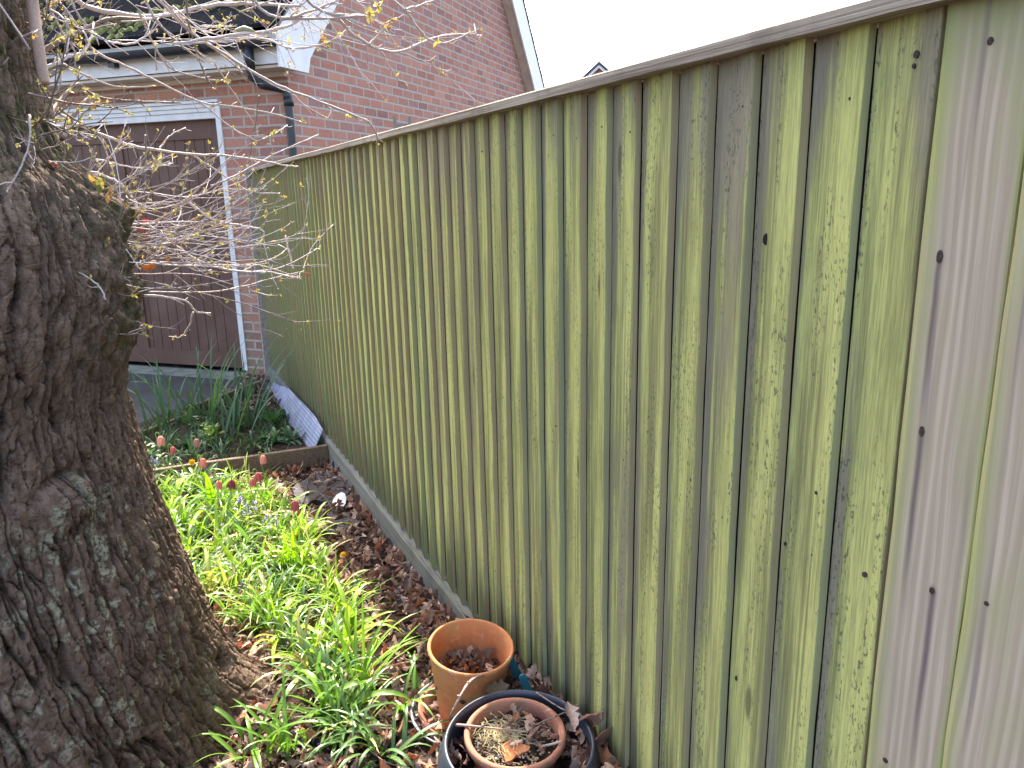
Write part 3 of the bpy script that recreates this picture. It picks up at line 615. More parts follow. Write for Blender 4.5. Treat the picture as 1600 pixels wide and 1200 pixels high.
# ================================================================ OAK TREE
TC = np.array([-1.45, 2.2])
oak = empty('oak_tree', (TC[0], TC[1], 0), 0, 'old oak with thick furrowed trunk, lichen patches and bare budding twigs at the left', 'tree')
def TL(p): p = np.asarray(p, float); return p-np.array([TC[0], TC[1], 0])
zk = np.array([-.2, .0, .157, .26, .39, .537, .638, .775, .96, 1.067, 1.135, 1.235, 1.367, 1.50, 1.574, 1.63, 1.711, 1.855, 2.0, 2.6, 3.4])
rk = np.array([.66, .63, .612, .60, .588, .572, .552, .526, .503, .492, .505, .538, .552, .545, .51, .455, .425, .415, .42, .42, .36])
def trunk():
    NT_, NZ = 900, 760
    t = np.linspace(0, 1, NT_, endpoint=False)
    # dense where seen: theta from -150 deg to +70
    th = np.where(t < .8, -2.75+t/.8*3.75, 1.0+(t-.8)/.2*(2*math.pi-3.75)); zz = np.concatenate([np.linspace(-.1, 2.15, NZ-30), np.linspace(2.16, 3.4, 30)])
    TH, ZZ = np.meshgrid(th, zz); r0 = np.interp(ZZ, zk, rk)
    k = np.ones(9)/9; r1 = np.convolve(np.pad(np.interp(zz, zk, rk), 4, 'edge'), k, 'valid'); r0 = np.repeat(r1[:, None], NT_, 1)
    # roots
    dth = np.arctan2(np.sin(TH-R_(6)), np.cos(TH-R_(6)))
    root = np.exp(-(dth/.30)**2)*(.235*np.exp(-np.clip(ZZ-.0, 0, 9)/.19)+.0)
    r = r0+root
    for a, w_, h, q in ((-1.2, .35, .10, .2), (-2.4, .4, .12, .2), (1.6, .4, .15, .2), (2.9, .4, .12, .2)):
        d = np.arctan2(np.sin(TH-a), np.cos(TH-a)); r = r+h*np.exp(-(d/w_)**2)*np.exp(-np.clip(ZZ, 0, 9)/q)
    ax = TH*.53; lean = ax+.10*np.sin(ZZ*2.2)+.05*(ZZ)                       # furrows lean a little
    wx = (fbm(ax*5, ZZ*3, 1)-.5)*.085; wz = (fbm(ax*4+9, ZZ*4, 2)-.5)*.16
    wx2 = (fbm(ax*30, ZZ*22, 61, 3)-.45)*.022
    ux = lean+wx*.8+wx2*.8; uz = ZZ+wz*.6
    n1 = fbm(ux*24, uz*2.2, 71, 3)/.875; n2 = fbm(ux*24+31, uz*2.2+13, 81, 3)/.875; n3_ = fbm(ux*34+3, uz*4.4+1, 91, 2)/.75
    fd = np.minimum(np.minimum(np.abs(n1-.5), np.abs(n2-.5)*1.15), np.abs(n3_-.5)*1.7+.012)
    p1 = sm(.0, .048, fd); idv = fbm(ux*9, uz*3, 95, 2)/.75
    d1b, d2b, idb = voro((lean+wx+wx2)*46+5, (ZZ+wz+wx2)*17+3, 4); e2 = d2b-d1b; p2 = sm(0, .10, e2)
    fine = fbm(ax*85, ZZ*48, 7, 4)
    burr = sm(1.10, 1.25, ZZ)*sm(1.66, 1.52, ZZ)*sm(-.9, -.1, TH)*sm(1.6, 1.2, TH)
    upper = sm(1.5, 1.7, ZZ)
    amp = .024*(1-.55*burr)*(1-.3*upper)
    r = r+amp*(p1-1)+.0050*(p2-1)+.003*(idv-.5)+.006*(idb-.5)*p1+.011*(fine-.5)+.012*(fbm(ux*70, uz*11, 66, 3)-.45)
    lump = fbm(ax*14, ZZ*14, 12, 5); d1c, _, _ = voro(ax*16, ZZ*16, 8)
    r = r+burr*(.06*(lump-.45)+.030*(.5-d1c)+.03*(fbm(ax*40, ZZ*36, 99, 3)-.45))+.022*(fbm(ax*3, ZZ*1.6, 20, 3)-.45)
    # knot on the trunk face
    kp = C0+ray(112, 790)*1.69; kth = math.atan2(kp[1]-TC[1], kp[0]-TC[0]); kd = np.hypot((TH-kth)*.55/.075, (ZZ-kp[2])/.055)
    r = r+.030*np.exp(-kd**2*1.1)*(.6+.8*fbm(ax*45, ZZ*45, 31, 3))-.020*np.exp(-((kd-1.25)/.22)**2)*(np.sin(np.arctan2(ZZ-kp[2], TH-kth))*.5+.6)
    X = r*np.cos(TH); Y = r*np.sin(TH)
    sx = .0*ZZ
    V = np.stack([X+sx, Y, ZZ], -1).reshape(-1, 3)
    lmask = np.zeros_like(ZZ)
    lp = fbm(ax*24+3, ZZ*17, 41, 5); zone = np.exp(-((TH+.75)/.42)**2)*sm(1.0, .75, ZZ)
    spots = sm(.0, .12, .35-voro(ax*26+7, ZZ*20+1, 9)[0])*(TB[(np.floor(ax*26+7).astype(int)) & 255, np.floor(ZZ*20+1).astype(int) & 255, 1] > .52)
    lmask = np.clip(sm(.60, .64, lp)*zone*1.1*sm(.25, .6, p1)+spots*.95*sm(1.2, .9, ZZ)*(zone*.9+.12)*sm(.3, .7, p1)+.5*np.exp(-kd**2*1.3)*sm(.56, .62, lp), 0, 1)
    moss = np.clip(burr*.9+upper*.95*sm(.2, .5, fbm(ax*6, ZZ*5, 50)) + .35*sm(.55, .7, fbm(ax*4, ZZ*3, 51))*sm(.7, .2, ZZ), 0, 1)
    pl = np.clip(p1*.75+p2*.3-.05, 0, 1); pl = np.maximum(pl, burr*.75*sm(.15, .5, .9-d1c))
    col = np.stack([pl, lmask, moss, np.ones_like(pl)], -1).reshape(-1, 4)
    nz, ntt = ZZ.shape
    i = np.arange(ntt); j = np.arange(nz-1)[:, None]; a = j*ntt+i; b = j*ntt+(i+1) % ntt
    Fq = np.stack([a, b, b+ntt, a+ntt], -1).reshape(-1, 4).astype(np.int32)
    me = bpy.data.meshes.new('trunk'); me.vertices.add(len(V)); me.vertices.foreach_set('co', V.astype(np.float32).ravel())
    me.loops.add(Fq.size); me.loops.foreach_set('vertex_index', Fq.ravel()); me.polygons.add(len(Fq)); me.polygons.foreach_set('loop_start', np.arange(0, Fq.size, 4, dtype=np.int32))
    me.update(calc_edges=True); me.validate()
    at1 = me.attributes.new('Col', 'FLOAT_COLOR', 'POINT'); at1.data.foreach_set('color', col.astype(np.float32).ravel())
    at2 = me.attributes.new('rnd', 'FLOAT', 'POINT'); at2.data.foreach_set('value', (idv*.6+idb*.4).astype(np.float32).ravel())
    me.polygons.foreach_set('use_smooth', np.ones(len(Fq), bool)); me.materials.append(M['bark'])
    o = bpy.data.objects.new('trunk', me); sc.collection.objects.link(o); o.parent = oak
trunk()
# crown limbs above the picture so that the tree ends as a tree
mb = MB()
for k in range(9):
    a = 2*math.pi*k/9+.3; p = np.array([0, 0, 3.3]); P_ = [p]; d = np.array([math.cos(a), math.sin(a), 1.2])
    for i in range(9): d = unit(d+np.array([rnd.uniform(-.3, .3), rnd.uniform(-.3, .3), rnd.uniform(-.1, .15)])); p = p+d*.35; P_.append(p)
    if math.cos(a) > .2 and math.sin(a) < .6: continue
    mb.tube(P_, np.linspace(.16, .03, 10), 8, col=(.14, .10, .075))
mb.tube([(0, 0, 3.2), (.05, .1, 4.2), (-.1, .1, 5.4)], [.36, .22, .08], 12, col=(.14, .10, .075))
mb.build('crown_limb', M['twig'], oak, True)
# --- traced branches: photo polyline + distance from the camera
def smooth_poly(P_, k=3):
    P_ = np.array(P_, float)
    for _ in range(k):
        Q = [P_[0]]
        for a, b in zip(P_, P_[1:]): Q += [a*.75+b*.25, a*.25+b*.75]
        Q.append(P_[-1]); P_ = np.array(Q)
    return P_
GREY = (.46, .385, .37); BRN = (.20, .135, .11); PALE = (.66, .57, .57); DK = (.18, .14, .125)
BR = [
 ([(108, -12), (130, 10), (180, 21), (232, 28), (274, 22), (311, 11), (358, 5), (424, 7), (470, 10)], 2.0, 2.35, 4.4, 2.2, GREY),
 ([(40, 100), (60, 87), (84, 69), (105, 58), (125, 51), (156, 33), (177, 28), (240, 30)], 1.9, 2.1, 4.6, 2.2, BRN),
 ([(68, 108), (96, 96), (105, 88), (127, 85), (135, 75), (138, 66), (144, 57)], 1.9, 2.0, 3.2, 1.8, PALE),
 ([(135, 63), (144, 78), (165, 90), (195, 102), (240, 124), (285, 148), (322, 163), (349, 164), (414, 174), (472, 191)], 1.95, 2.5, 2.4, 1.1, GREY),
 ([(96, 98), (124, 114), (162, 130), (193, 138), (240, 134)], 1.95, 2.2, 1.9, 1., GREY),
 ([(78, 182), (85, 168), (102, 147), (120, 128), (129, 135), (147, 152), (202, 158), (240, 159), (283, 161)], 1.85, 2.2, 3.6, 1.3, BRN),
 ([(225, -20), (249, 0), (296, 51), (345, 81), (401, 116), (452, 142), (501, 159), (550, 178), (580, 193), (589, 208), (589, 226)], 2.0, 2.3, 2.8, 1.2, GREY),
 ([(475, -6), (497, 17), (527, 24), (570, 24), (585, 33), (602, 41)], 2.0, 2.2, 3., 1.4, GREY),
 ([(440, 30), (470, 29), (530, 28), (570, 24)], 2.05, 2.1, 2.4, 1.6, GREY),
 ([(529, 28), (550, 54), (576, 69), (602, 81), (627, 82), (659, 66), (685, 56), (730, 52), (749, 56)], 2.1, 2.3, 2.6, 1.1, GREY),
 ([(627, 82), (666, 97), (689, 112), (709, 129), (752, 163)], 2.15, 2.2, 1.3, .8, GREY),
 ([(600, -10), (634, 15), (647, 36), (666, 60), (683, 67), (702, 67), (732, 52)], 2.1, 2.2, 2.5, 1.1, GREY),
 ([(634, 14), (659, 8), (683, -2), (700, -14)], 2.1, 2.2, 1.8, 1.2, GREY),
 ([(440, 70), (460, 77), (496, 71), (516, 66), (533, 56)], 2.1, 2.15, 1.9, 1.1, PALE),
 ([(386, 54), (424, 64), (440, 72), (460, 77)], 2.1, 2.1, 1.7, 1.5, PALE),
 ([(597, 81), (604, 97), (623, 127)], 2.2, 2.25, 1.3, .9, GREY),
 ([(576, 69), (601, 43), (619, 28)], 2.15, 2.2, 1.4, 1.1, GREY),
 ([(270, 68), (315, 62), (367, 54), (396, 51), (439, 45), (461, 36), (470, 28)], 2., 2.1, 2.2, 2.4, PALE),
 ([(392, -8), (397, 0), (409, 17), (429, 27), (457, 28), (480, 19), (520, 5), (540, -8)], 2., 2.1, 2.4, 1.8, GREY),
 ([(222, -12), (242, 30), (270, 60), (300, 84), (318, 96)], 2., 2.1, 2.2, 1.2, GREY),
 ([(255, 0), (292, 43), (322, 68), (360, 95), (378, 112)], 2., 2.2, 2., 1., GREY),
 ([(218, 20), (225, 34), (234, 58), (255, 96), (270, 111), (322, 124), (349, 126)], 2., 2.2, 2., 1.1, GREY),
 ([(291, -10), (292, 26), (300, 58), (311, 94), (324, 127)], 2., 2.15, 2., 1., DK),
 ([(84, -8), (114, 30), (125, 50)], 1.95, 2., 2.2, 1.4, GREY),
 ([(108, -6), (120, 20), (135, 39)], 1.95, 2., 2., 1.4, GREY),
 ([(70, -4), (76, 12), (90, 36), (103, 60), (120, 84)], 1.95, 2., 2.3, 1.3, GREY),
 ([(140, 48), (157, 60), (180, 68), (207, 69), (225, 60), (236, 48)], 1.95, 2.05, 1.9, 1.3, PALE),
 ([(60, 138), (63, 141), (81, 165), (96, 181), (124, 196), (150, 207), (180, 219), (210, 229), (250, 235), (300, 242), (350, 242), (395, 249), (450, 260), (465, 260)], 1.85, 2.5, 3.2, 1.2, GREY),
 ([(305, 245), (355, 277), (380, 295), (400, 302), (437, 302)], 2.3, 2.5, 1.6, 1., GREY),
 ([(330, 290), (362, 277), (395, 260), (425, 242), (495, 212)], 2.3, 2.5, 1.6, 1., GREY),
 ([(250, 232), (260, 217), (272, 207), (290, 200)], 2.2, 2.3, 1.3, .8, GREY),
 ([(315, 160), (345, 186), (365, 202), (400, 220)], 2.2, 2.3, 1.3, .8, GREY),
 ([(336, 100), (372, 155), (404, 205)], 2.2, 2.4, 1.2, .8, GREY),
 ([(404, 150), (398, 205), (388, 255)], 2.3, 2.4, 1.1, .7, DK),
 ([(410, 218), (436, 205), (448, 196)], 2.3, 2.4, 1.2, .8, GREY),
 ([(474, 420), (486, 385), (520, 352)], 2.5, 2.6, 1., .7, GREY),
 ([(227, 211), (228, 260), (225, 310)], 2.2, 2.2, 1.6, 1.1, DK),
 ([(128, 447), (170, 452), (210, 462), (260, 463), (294, 470), (304, 488), (328, 490)], 2.0, 2.3, 2.5, 1.3, PALE),
 ([(302, 488), (296, 510), (284, 528), (272, 527)], 2.3, 2.3, 1.5, 1.2, GREY),
 ([(232, 456), (320, 458), (380, 448), (430, 434), (474, 424)], 2.2, 2.5, 1.5, .9, GREY),
 ([(95, 392), (108, 380), (120, 370), (148, 363), (176, 368), (212, 381), (256, 382), (285, 378)], 1.7, 2.1, 2.1, 1.3, GREY),
 ([(274, 376), (280, 406), (308, 426), (330, 422)], 2.1, 2.2, 1.3, .9, GREY),
 ([(230, 350), (276, 386), (316, 412), (376, 426), (420, 424), (450, 432), (470, 436)], 2.1, 2.5, 2.1, 1.1, PALE),
 ([(296, 316), (320, 336), (344, 348), (364, 350), (390, 354), (414, 360), (410, 376), (392, 390)], 2.2, 2.5, 2., 1., PALE),
 ([(170, 398), (180, 402), (220, 420)], 2., 2.1, 1.7, 1.1, PALE),
 ([(378, 426), (400, 412), (436, 400), (444, 392)], 2.4, 2.5, 1.1, .8, GREY),
 ([(380, 426), (440, 420), (484, 396), (500, 386)], 2.4, 2.6, 1.1, .8, GREY),
 ([(458, 420), (452, 395), (446, 368)], 2.5, 2.5, 1.4, 1.2, PALE),
 ([(256, 414), (320, 414), (380, 414), (412, 414), (464, 434)], 2.2, 2.5, 1.4, .9, PALE),
 ([(388, 448), (392, 456), (420, 462), (436, 462)], 2.4, 2.4, 1.1, .8, GREY),
 ([(206, 350), (215, 320), (200, 300), (190, 288), (176, 280), (156, 272), (120, 262)], 2.1, 2.0, 2.4, 1.8, PALE),
 ([(150, 250), (172, 252), (200, 262), (240, 262), (270, 255)], 2.05, 2.2, 1.6, .8, PALE),
 ([(120, 195), (118, 225), (150, 205), (165, 235), (180, 280), (186, 330)], 2., 2.1, 1.4, 1., GREY),
 ([(46, 180), (48, 220), (34, 262), (10, 300)], 1.55, 1.5, 1.9, 1.2, GREY),
 ([(150, 410), (128, 385), (112, 368), (104, 365)], 1.7, 1.7, 1.4, 1., GREY),
 ([(165, 468), (158, 450), (140, 435), (115, 420)], 1.65, 1.65, 1.4, 1., GREY),
 ([(98, 215), (116, 180), (130, 160), (140, 152)], 1.8, 1.9, 4.2, 2., BRN),
]
tips = []
def branch(poly, d0, d1, r0, r1, col, name='branch'):
    P2 = smooth_poly(poly, 2); m = len(P2); ds = np.linspace(d0, d1, m)
    P3 = [at(x, y, d)+np.array([rnd.uniform(-.0015, .0015) for _ in range(3)]) for (x, y), d in zip(P2, ds)]
    rr = np.linspace(r0, r1, m)/FPX*ds*1.0; rr = rr*(1+.12*np.array([rnd.uniform(-1, 1) for _ in range(m)]))
    m_ = MB(); m_.tube([TL(p) for p in P3], rr, 7, col=col); tips.append((P3[-1], unit(P3[-1]-P3[-3]), r1))
    for i in range(3, m-1, max(2, m//9)): tips.append((P3[i], unit(np.array([rnd.uniform(-.3, .6), rnd.uniform(-.3, .3), rnd.uniform(-.3, 1)])), 0))
    # side twiglets
    for i in range(2, m-1):
        if rnd.random() < .22:
            d = unit(unit(P3[i+1]-P3[i-1])+np.array([rnd.uniform(-.8, .8), rnd.uniform(-.6, .6), rnd.uniform(-.9, .9)])); l = rnd.uniform(.015, .06)
            q = [P3[i], P3[i]+d*l*.5, P3[i]+d*l+np.array([0, 0, rnd.uniform(-.2, .4)*l])]
            m_.tube([TL(v) for v in q], np.array([.9, .7, .6])*r1/FPX*2.1, 5, col=col)
            if rnd.random() < .4: tips.append((q[-1], d, .6))
    return m_.build(name, M['twig'], oak, True)
for b in BR: branch(*b)
# stubs: pale snapped branch hanging in front of the trunk, dark bud
mb = MB(); P3 = [at(x, y, d) for x, y, d in ((48, -14, 1.62), (52, 15, 1.62), (58, 60, 1.6), (63, 95, 1.6), (70, 131, 1.6))]
SP = smooth_poly(P3, 2); mb.tube([TL(p) for p in SP], np.linspace(.0125, .0105, len(SP)), 12, col=(.33, .22, .165)); o = mb.build('branch', M['twig'], oak, True); o['label'] = 'pale brown snapped branch stub hanging in front of the trunk'
mb = MB(); P3 = [at(x, y, 2.05) for x, y in ((364, 51), (370, 49), (382, 46), (392, 48), (400, 51))]; mb.tube([TL(p) for p in P3], [.002, .0075, .010, .007, .002], 9, col=(.33, .31, .17)); mb.build('gall', M['twig'], oak, True)
# --- dense epicormic twigs out of the burr, too many to count
mb = MB(); leafs = []
def wander(p, d, l, r, col, grav=.0, curl=.12, n=11):
    P_ = [p]
    for i in range(n):
        d = unit(d+np.array([rnd.uniform(-curl, curl), rnd.uniform(-curl, curl), rnd.uniform(-curl, curl)+grav])); p = p+d*l/n; P_.append(p)
    return P_, d
def twig(p, d, l, r, col, depth=0):
    P_, dd = wander(p, d, l, r, col, grav=rnd.uniform(-.02, .05))
    mb.tube([TL(q) for q in P_], np.linspace(r, r*.5, len(P_)), 5, col=col)
    for i in range(3, len(P_)):
        if rnd.random() < (.38 if depth == 0 else .12):
            d2 = unit(unit(P_[i]-P_[i-1])+np.array([rnd.uniform(-.7, .7), rnd.uniform(-.7, .7), rnd.uniform(-.6, .8)]))
            if depth < 2: twig(P_[i], d2, l*rnd.uniform(.18, .45), r*.6, col, depth+1)
        if rnd.random() < .10: tips.append((P_[i], unit(np.array([rnd.uniform(-1, 1), rnd.uniform(-1, 1), rnd.uniform(-1, 1)])), .5))
    if rnd.random() < .55: tips.append((P_[-1], dd, .8))
right = CR@np.array([1., 0, .12])
def pc(): return rnd.choice([PALE, PALE, GREY, (.42, .34, .33), (.30, .24, .22)])
for i in range(40):
    p = at(rnd.uniform(150, 215), rnd.triangular(285, 455, 375), rnd.uniform(1.95, 2.3))
    d = unit(right+np.array([rnd.uniform(-.15, .1), rnd.uniform(-.5, .6), rnd.uniform(-.30, .42)]))
    twig(p, d, rnd.triangular(.15, .58, .38), rnd.uniform(.0012, .0026), pc())
for i in range(20):
    p = at(rnd.uniform(120, 205), rnd.uniform(255, 420), rnd.uniform(1.75, 2.05)); d = unit(np.array([rnd.uniform(-.2, .9), rnd.uniform(-.8, .4), rnd.uniform(-.4, .9)]))
    twig(p, d, rnd.uniform(.08, .28), rnd.uniform(.001, .0022), pc())
for i in range(30):
    p = at(rnd.uniform(-10, 90), rnd.uniform(-10, 260), rnd.uniform(1.55, 1.75)); d = unit(np.array([rnd.uniform(-.3, .9), rnd.uniform(-.9, .2), rnd.uniform(-.7, .7)]))
    twig(p, d, rnd.uniform(.06, .25), rnd.uniform(.001, .003), rnd.choice([BRN, GREY, DK]))
for i in range(46):
    x = rnd.uniform(60, 560); p = at(x, rnd.uniform(-40, 70 if x < 420 else 30), rnd.uniform(2.0, 2.6)); d = unit(right*rnd.uniform(.3, 1)+np.array([0, rnd.uniform(-.4, .4), rnd.uniform(-.75, .35)]))
    twig(p, d, rnd.uniform(.12, .42), rnd.uniform(.0010, .0024), pc())
for i in range(26):                                       # tiny dead spurs on the burr
    p = at(rnd.uniform(100, 215), rnd.uniform(380, 560), 1.78); p = p+unit(p-np.array([TC[0], TC[1], p[2]]))*0; d = unit(np.array([rnd.uniform(0, 1), rnd.uniform(-1, .3), rnd.uniform(-.5, .5)]))
    twig(p, d, rnd.uniform(.03, .12), .0012, pc(), 1)
o = mb.build('twigs', M['twig'], oak, True); o['kind'] = 'stuff'
# --- opening leaf clusters
mb = MB()
YG = [(.50, .46, .14), (.42, .42, .14), (.55, .48, .20), (.38, .38, .14), (.52, .34, .16), (.48, .42, .24), (.42, .30, .18)]
def leaflet(mb, p, d, l, wd, col):
    d = unit(d); s = unit(np.cross(d, [rnd.uniform(-1, 1), rnd.uniform(-1, 1), rnd.uniform(-1, 1)])); nn = np.cross(d, s); V = []; c = rnd.uniform(.3, 1.2)
    for t, w_ in ((0, .15), (.3, .8), (.55, 1.), (.8, .75), (1., .1)):
        q = p+d*l*t*(1-.25*c*t)+nn*l*c*t*t*.6; V += [q-s*wd*w_-nn*wd*.3, q+nn*0, q+s*wd*w_-nn*wd*.3]
    mb.add([TL(v) for v in V], [(i*3+j, i*3+j+1, (i+1)*3+j+1, (i+1)*3+j) for i in range(4) for j in range(2)], col=col)
def cluster(p, d, s, n=None):
    c0 = rnd.choice(YG)
    for k in range(n or rnd.randint(2, 4)):
        dd = unit(np.array(d)+np.array([rnd.uniform(-.9, .9) for _ in range(3)])); c = np.clip(np.array(c0)*rnd.uniform(.75, 1.2), 0, .8)
        leaflet(mb, p, dd, s*rnd.uniform(.6, 1.1), s*.22, c)
for p, d, r in tips: 
    if rnd.random() < .46: cluster(p, d, rnd.uniform(.007, .014))
for x, y, s, n in ((245, 250, .028, 8), (150, 282, .034, 7), (160, 290, .03, 6), (98, 372, .03, 8), (80, 368, .02, 5), (590, 10, .03, 8), (577, 22, .03, 7), (612, 30, .024, 6), (605, 44, .02, 6), (485, 28, .02, 5), (505, 60, .02, 6), (515, 72, .018, 5), (527, 54, .016, 4), (414, 35, .018, 5), (398, 30, .014, 4),
                 (710, 48, .016, 5), (660, 62, .018, 4), (683, 66, .018, 4), (545, 180, .014, 4), (472, 188, .018, 5), (355, 126, .018, 6), (340, 128, .014, 5), (345, 302, .012, 4), (323, 360, .016, 6), (405, 378, .016, 5), (444, 358, .016, 6), (342, 428, .014, 3), (308, 447, .012, 3), (418, 332, .018, 6), (428, 330, .014, 5), (690, 112, .012, 4), (450, 100, .014, 4), (170, 300, .03, 5)):
    dep = 2.1 if x > 200 else 1.8
    cluster(at(x, y, dep), (rnd.uniform(-.3, .3), 0, -.2), s, n)
o = mb.build('young_leaves', M['bud'], oak, True)
# ================================================================ leaf shapes
def oakleaf(n, size, spread=1., curl=1.):
    """templates: returns (V[n,27,3], F) lobed oak leaves, curled"""
    t = np.linspace(0, 1, 11); w_ = .30*np.sin(np.pi*np.clip(t*.93+.05, 0, 1))**.8*(.55+.45*t)*(1+.38*np.cos(t*2*np.pi*4.0+.4)); w_[0] = .012; w_[1] = .02; w_[-1] = .02
    L_ = size*rg.uniform(.6, 1.25, n)[:, None]; T = np.tile(t, (n, 1))
    k1 = rg.normal(0, 1.1*curl, n)[:, None]; k2 = rg.uniform(.2, 1.5, n)[:, None]*curl*np.sign(rg.normal(size=n))[:, None]; ph = rg.uniform(0, 6.28, n)[:, None]
    x = L_*np.where(np.abs(k1) > .05, np.sin(k1*T)/k1, T); z = L_*(1-np.cos(k1*T))/np.where(np.abs(k1) < .05, .05, k1)
    V = np.zeros((n, 11, 5, 3))
    for j, s in enumerate((-1, -.5, 0, .5, 1)):
        W_ = w_[None, :]*L_*s*(1+.15*np.sin(T*17+ph+j))
        V[:, :, j, 0] = x-np.abs(s)*.02*L_; V[:, :, j, 1] = W_*np.cos(k2*abs(s)*.8); V[:, :, j, 2] = z+np.abs(W_)*np.sin(k2*abs(s)*.8)+.02*L_*np.sin(T*11+ph+j*2)*abs(s)
    F = [(i*5+j, i*5+j+1, (i+1)*5+j+1, (i+1)*5+j) for i in range(10) for j in range(4)]
    return V.reshape(n, 55, 3), F
def rotm(yaw, pitch, roll):
    cy, sy, cp, sp_, cr, sr = np.cos(yaw), np.sin(yaw), np.cos(pitch), np.sin(pitch), np.cos(roll), np.sin(roll)
    return np.stack([np.stack([cy*cp, cy*sp_*sr-sy*cr, cy*sp_*cr+sy*sr], -1), np.stack([sy*cp, sy*sp_*sr+cy*cr, sy*sp_*cr-cy*sr], -1), np.stack([-sp_, cp*sr, cp*cr], -1)], -2)
LC = np.array([(.26, .155, .115), (.17, .11, .09), (.36, .25, .19), (.12, .08, .07), (.46, .34, .27), (.30, .14, .075), (.24, .18, .155)])
def scatter_leaves(name, P_, size, mat='litter', tilt=.55, bright=1., parent=None, off=(0, 0, 0), curl=1.):
    n = len(P_); V, F = oakleaf(n, size, curl=curl); Rm = rotm(rg.uniform(0, 6.28, n), rg.normal(0, tilt, n), rg.normal(0, tilt, n))
    V = np.einsum('nij,nkj->nki', Rm, V)+P_[:, None, :]-np.array(off)
    col = LC[rg.integers(0, len(LC), n)]*rg.uniform(.7, 1.5, n)[:, None]*bright*1.1
    mb = MB(); nv = 55; Fa = (np.array(F)[None]+(np.arange(n)*nv)[:, None, None]).reshape(-1, 4)
    mb.v = [V.reshape(-1, 3)]; mb.f = Fa.tolist(); mb.c = [np.concatenate([np.repeat(col, nv, 0), np.ones((n*nv, 1))], 1)]; mb.uv = [np.zeros((n*nv, 2))]; mb.r = [np.zeros(n*nv)]; mb.n = n*nv
    return mb.build(name, M[mat], parent, True)
# litter over the ground
n = 9000
x = -1.75*rg.random(n)**1.2; y = rg.uniform(.9, 4.33, n)
keep = (np.hypot(x-TC[0], y-TC[1]) > .60)
x, y = x[keep], y[keep]
# keep the patch of dark slabs mostly clear
sl_m = (np.hypot((x+.17)/.14, (y-3.9)/.22) < 1) & (rg.random(len(x)) < .8); x, y = x[~sl_m], y[~sl_m]
x = np.clip(x, -2, -.045)
P_ = np.stack([x, y, gz(x, y)+rg.uniform(.004, .03, len(x))], -1)
o = scatter_leaves('leaf_litter', P_, .058); o['kind'] = 'stuff'
# heap against the fence by the pots
n = 900; y = rg.uniform(1.15, 2.3, n); x = -rg.random(n)**1.4*.16-.04; P_ = np.stack([x, y, gz(x, y)+rg.uniform(.0, .035, n)], -1)
o = scatter_leaves('leaf_litter', P_, .055); o['kind'] = 'stuff'
n = 120; yy = rg.uniform(5.3, 6.35, n); xx = -.14-rg.random(n)**1.5*.25; P_ = np.stack([xx, yy, .07+rg.uniform(0, .03, n)], -1); o = scatter_leaves('leaf_litter', P_, .06); o['kind'] = 'stuff'
n = 90; ss = rg.uniform(-.6, -.1, n); P_ = np.array([gp(s, -rg.uniform(.02, .25), .03+rg.uniform(0, .03)) for s in ss]); o = scatter_leaves('leaf_litter', P_, .05, bright=1.3); o['kind'] = 'stuff'
# fallen twigs over the litter
mb = MB()
for i in range(110):
    x0 = -rnd.random()**1.3*.9-.06; y0 = rnd.uniform(1.4, 4.3)
    if math.hypot(x0-TC[0], y0-TC[1]) < .62: continue
    a = rnd.uniform(0, 6.28); p = np.array([x0, y0, gz1(x0, y0)+.03]); P_, _ = wander(p, np.array([math.cos(a), math.sin(a), rnd.uniform(-.05, .12)]), rnd.uniform(.05, .26), .0, None, 0, .16, 8)
    P_ = [np.array([min(q[0], -.045), q[1], max(q[2], gz1(q[0], q[1])+.012)]) for q in P_]; mb.tube(P_, np.linspace(rnd.uniform(.0012, .003), .0009, 9), 5, col=rnd.choice([(.16, .12, .10), (.10, .075, .065), (.30, .25, .21)]))
for pl in ([(490, 782), (520, 757), (556, 744), (600, 752)], [(470, 800), (500, 792), (520, 775), (545, 772)], [(455, 820), (500, 815), (540, 822), (545, 845)], [(490, 742), (510, 748), (525, 740)], [(470, 790), (478, 770), (482, 745)], [(500, 770), (512, 782), (520, 798)]):
    P_ = [onz(a, b, .045) for a, b in smooth_poly(pl, 2)]; mb.tube(P_, np.linspace(.0035, .0018, len(P_)), 6, col=(.09, .07, .06))
o = mb.build('fallen_twigs', M['twig'], None, True); tag(o, kind='stuff')
# ================================================================ foliage
def blade(mb, p, yaw, l, wd, bend, lean, col, nseg=9, tw=0., fold=.35, tipw=0.15, off=(0, 0, 0)):
    d = np.array([math.cos(yaw), math.sin(yaw), 0]); s = np.array([-d[1], d[0], 0]); V = []; Cc = []; q = np.array(p, float)-np.array(off); a = lean
    for i in range(nseg+1):
        t = i/nseg; w_ = wd*(.55+.45*min(1, t*4))*(1-t**3.2*(1-tipw)) if t < 1 else wd*.04
        dirv = d*math.sin(a)+UPV*math.cos(a); nn = d*math.cos(a)-UPV*math.sin(a); ss = s*math.cos(tw*t)+nn*math.sin(tw*t)
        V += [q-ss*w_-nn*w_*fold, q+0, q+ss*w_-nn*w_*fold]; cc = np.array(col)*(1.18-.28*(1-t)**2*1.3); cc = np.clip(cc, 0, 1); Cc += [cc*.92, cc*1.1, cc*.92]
        q = q+dirv*l/nseg; a += bend/nseg*(.5+1.2*t)
    mb.add(V, [(i*3+j, i*3+j+1, (i+1)*3+j+1, (i+1)*3+j) for i in range(nseg) for j in range(2)], col=Cc)
    return q
SG = [(.20, .36, .035), (.26, .42, .05), (.16, .30, .05), (.33, .47, .05), (.14, .25, .06), (.24, .36, .11), (.10, .19, .085), (.13, .24, .10), (.42, .38, .17)]
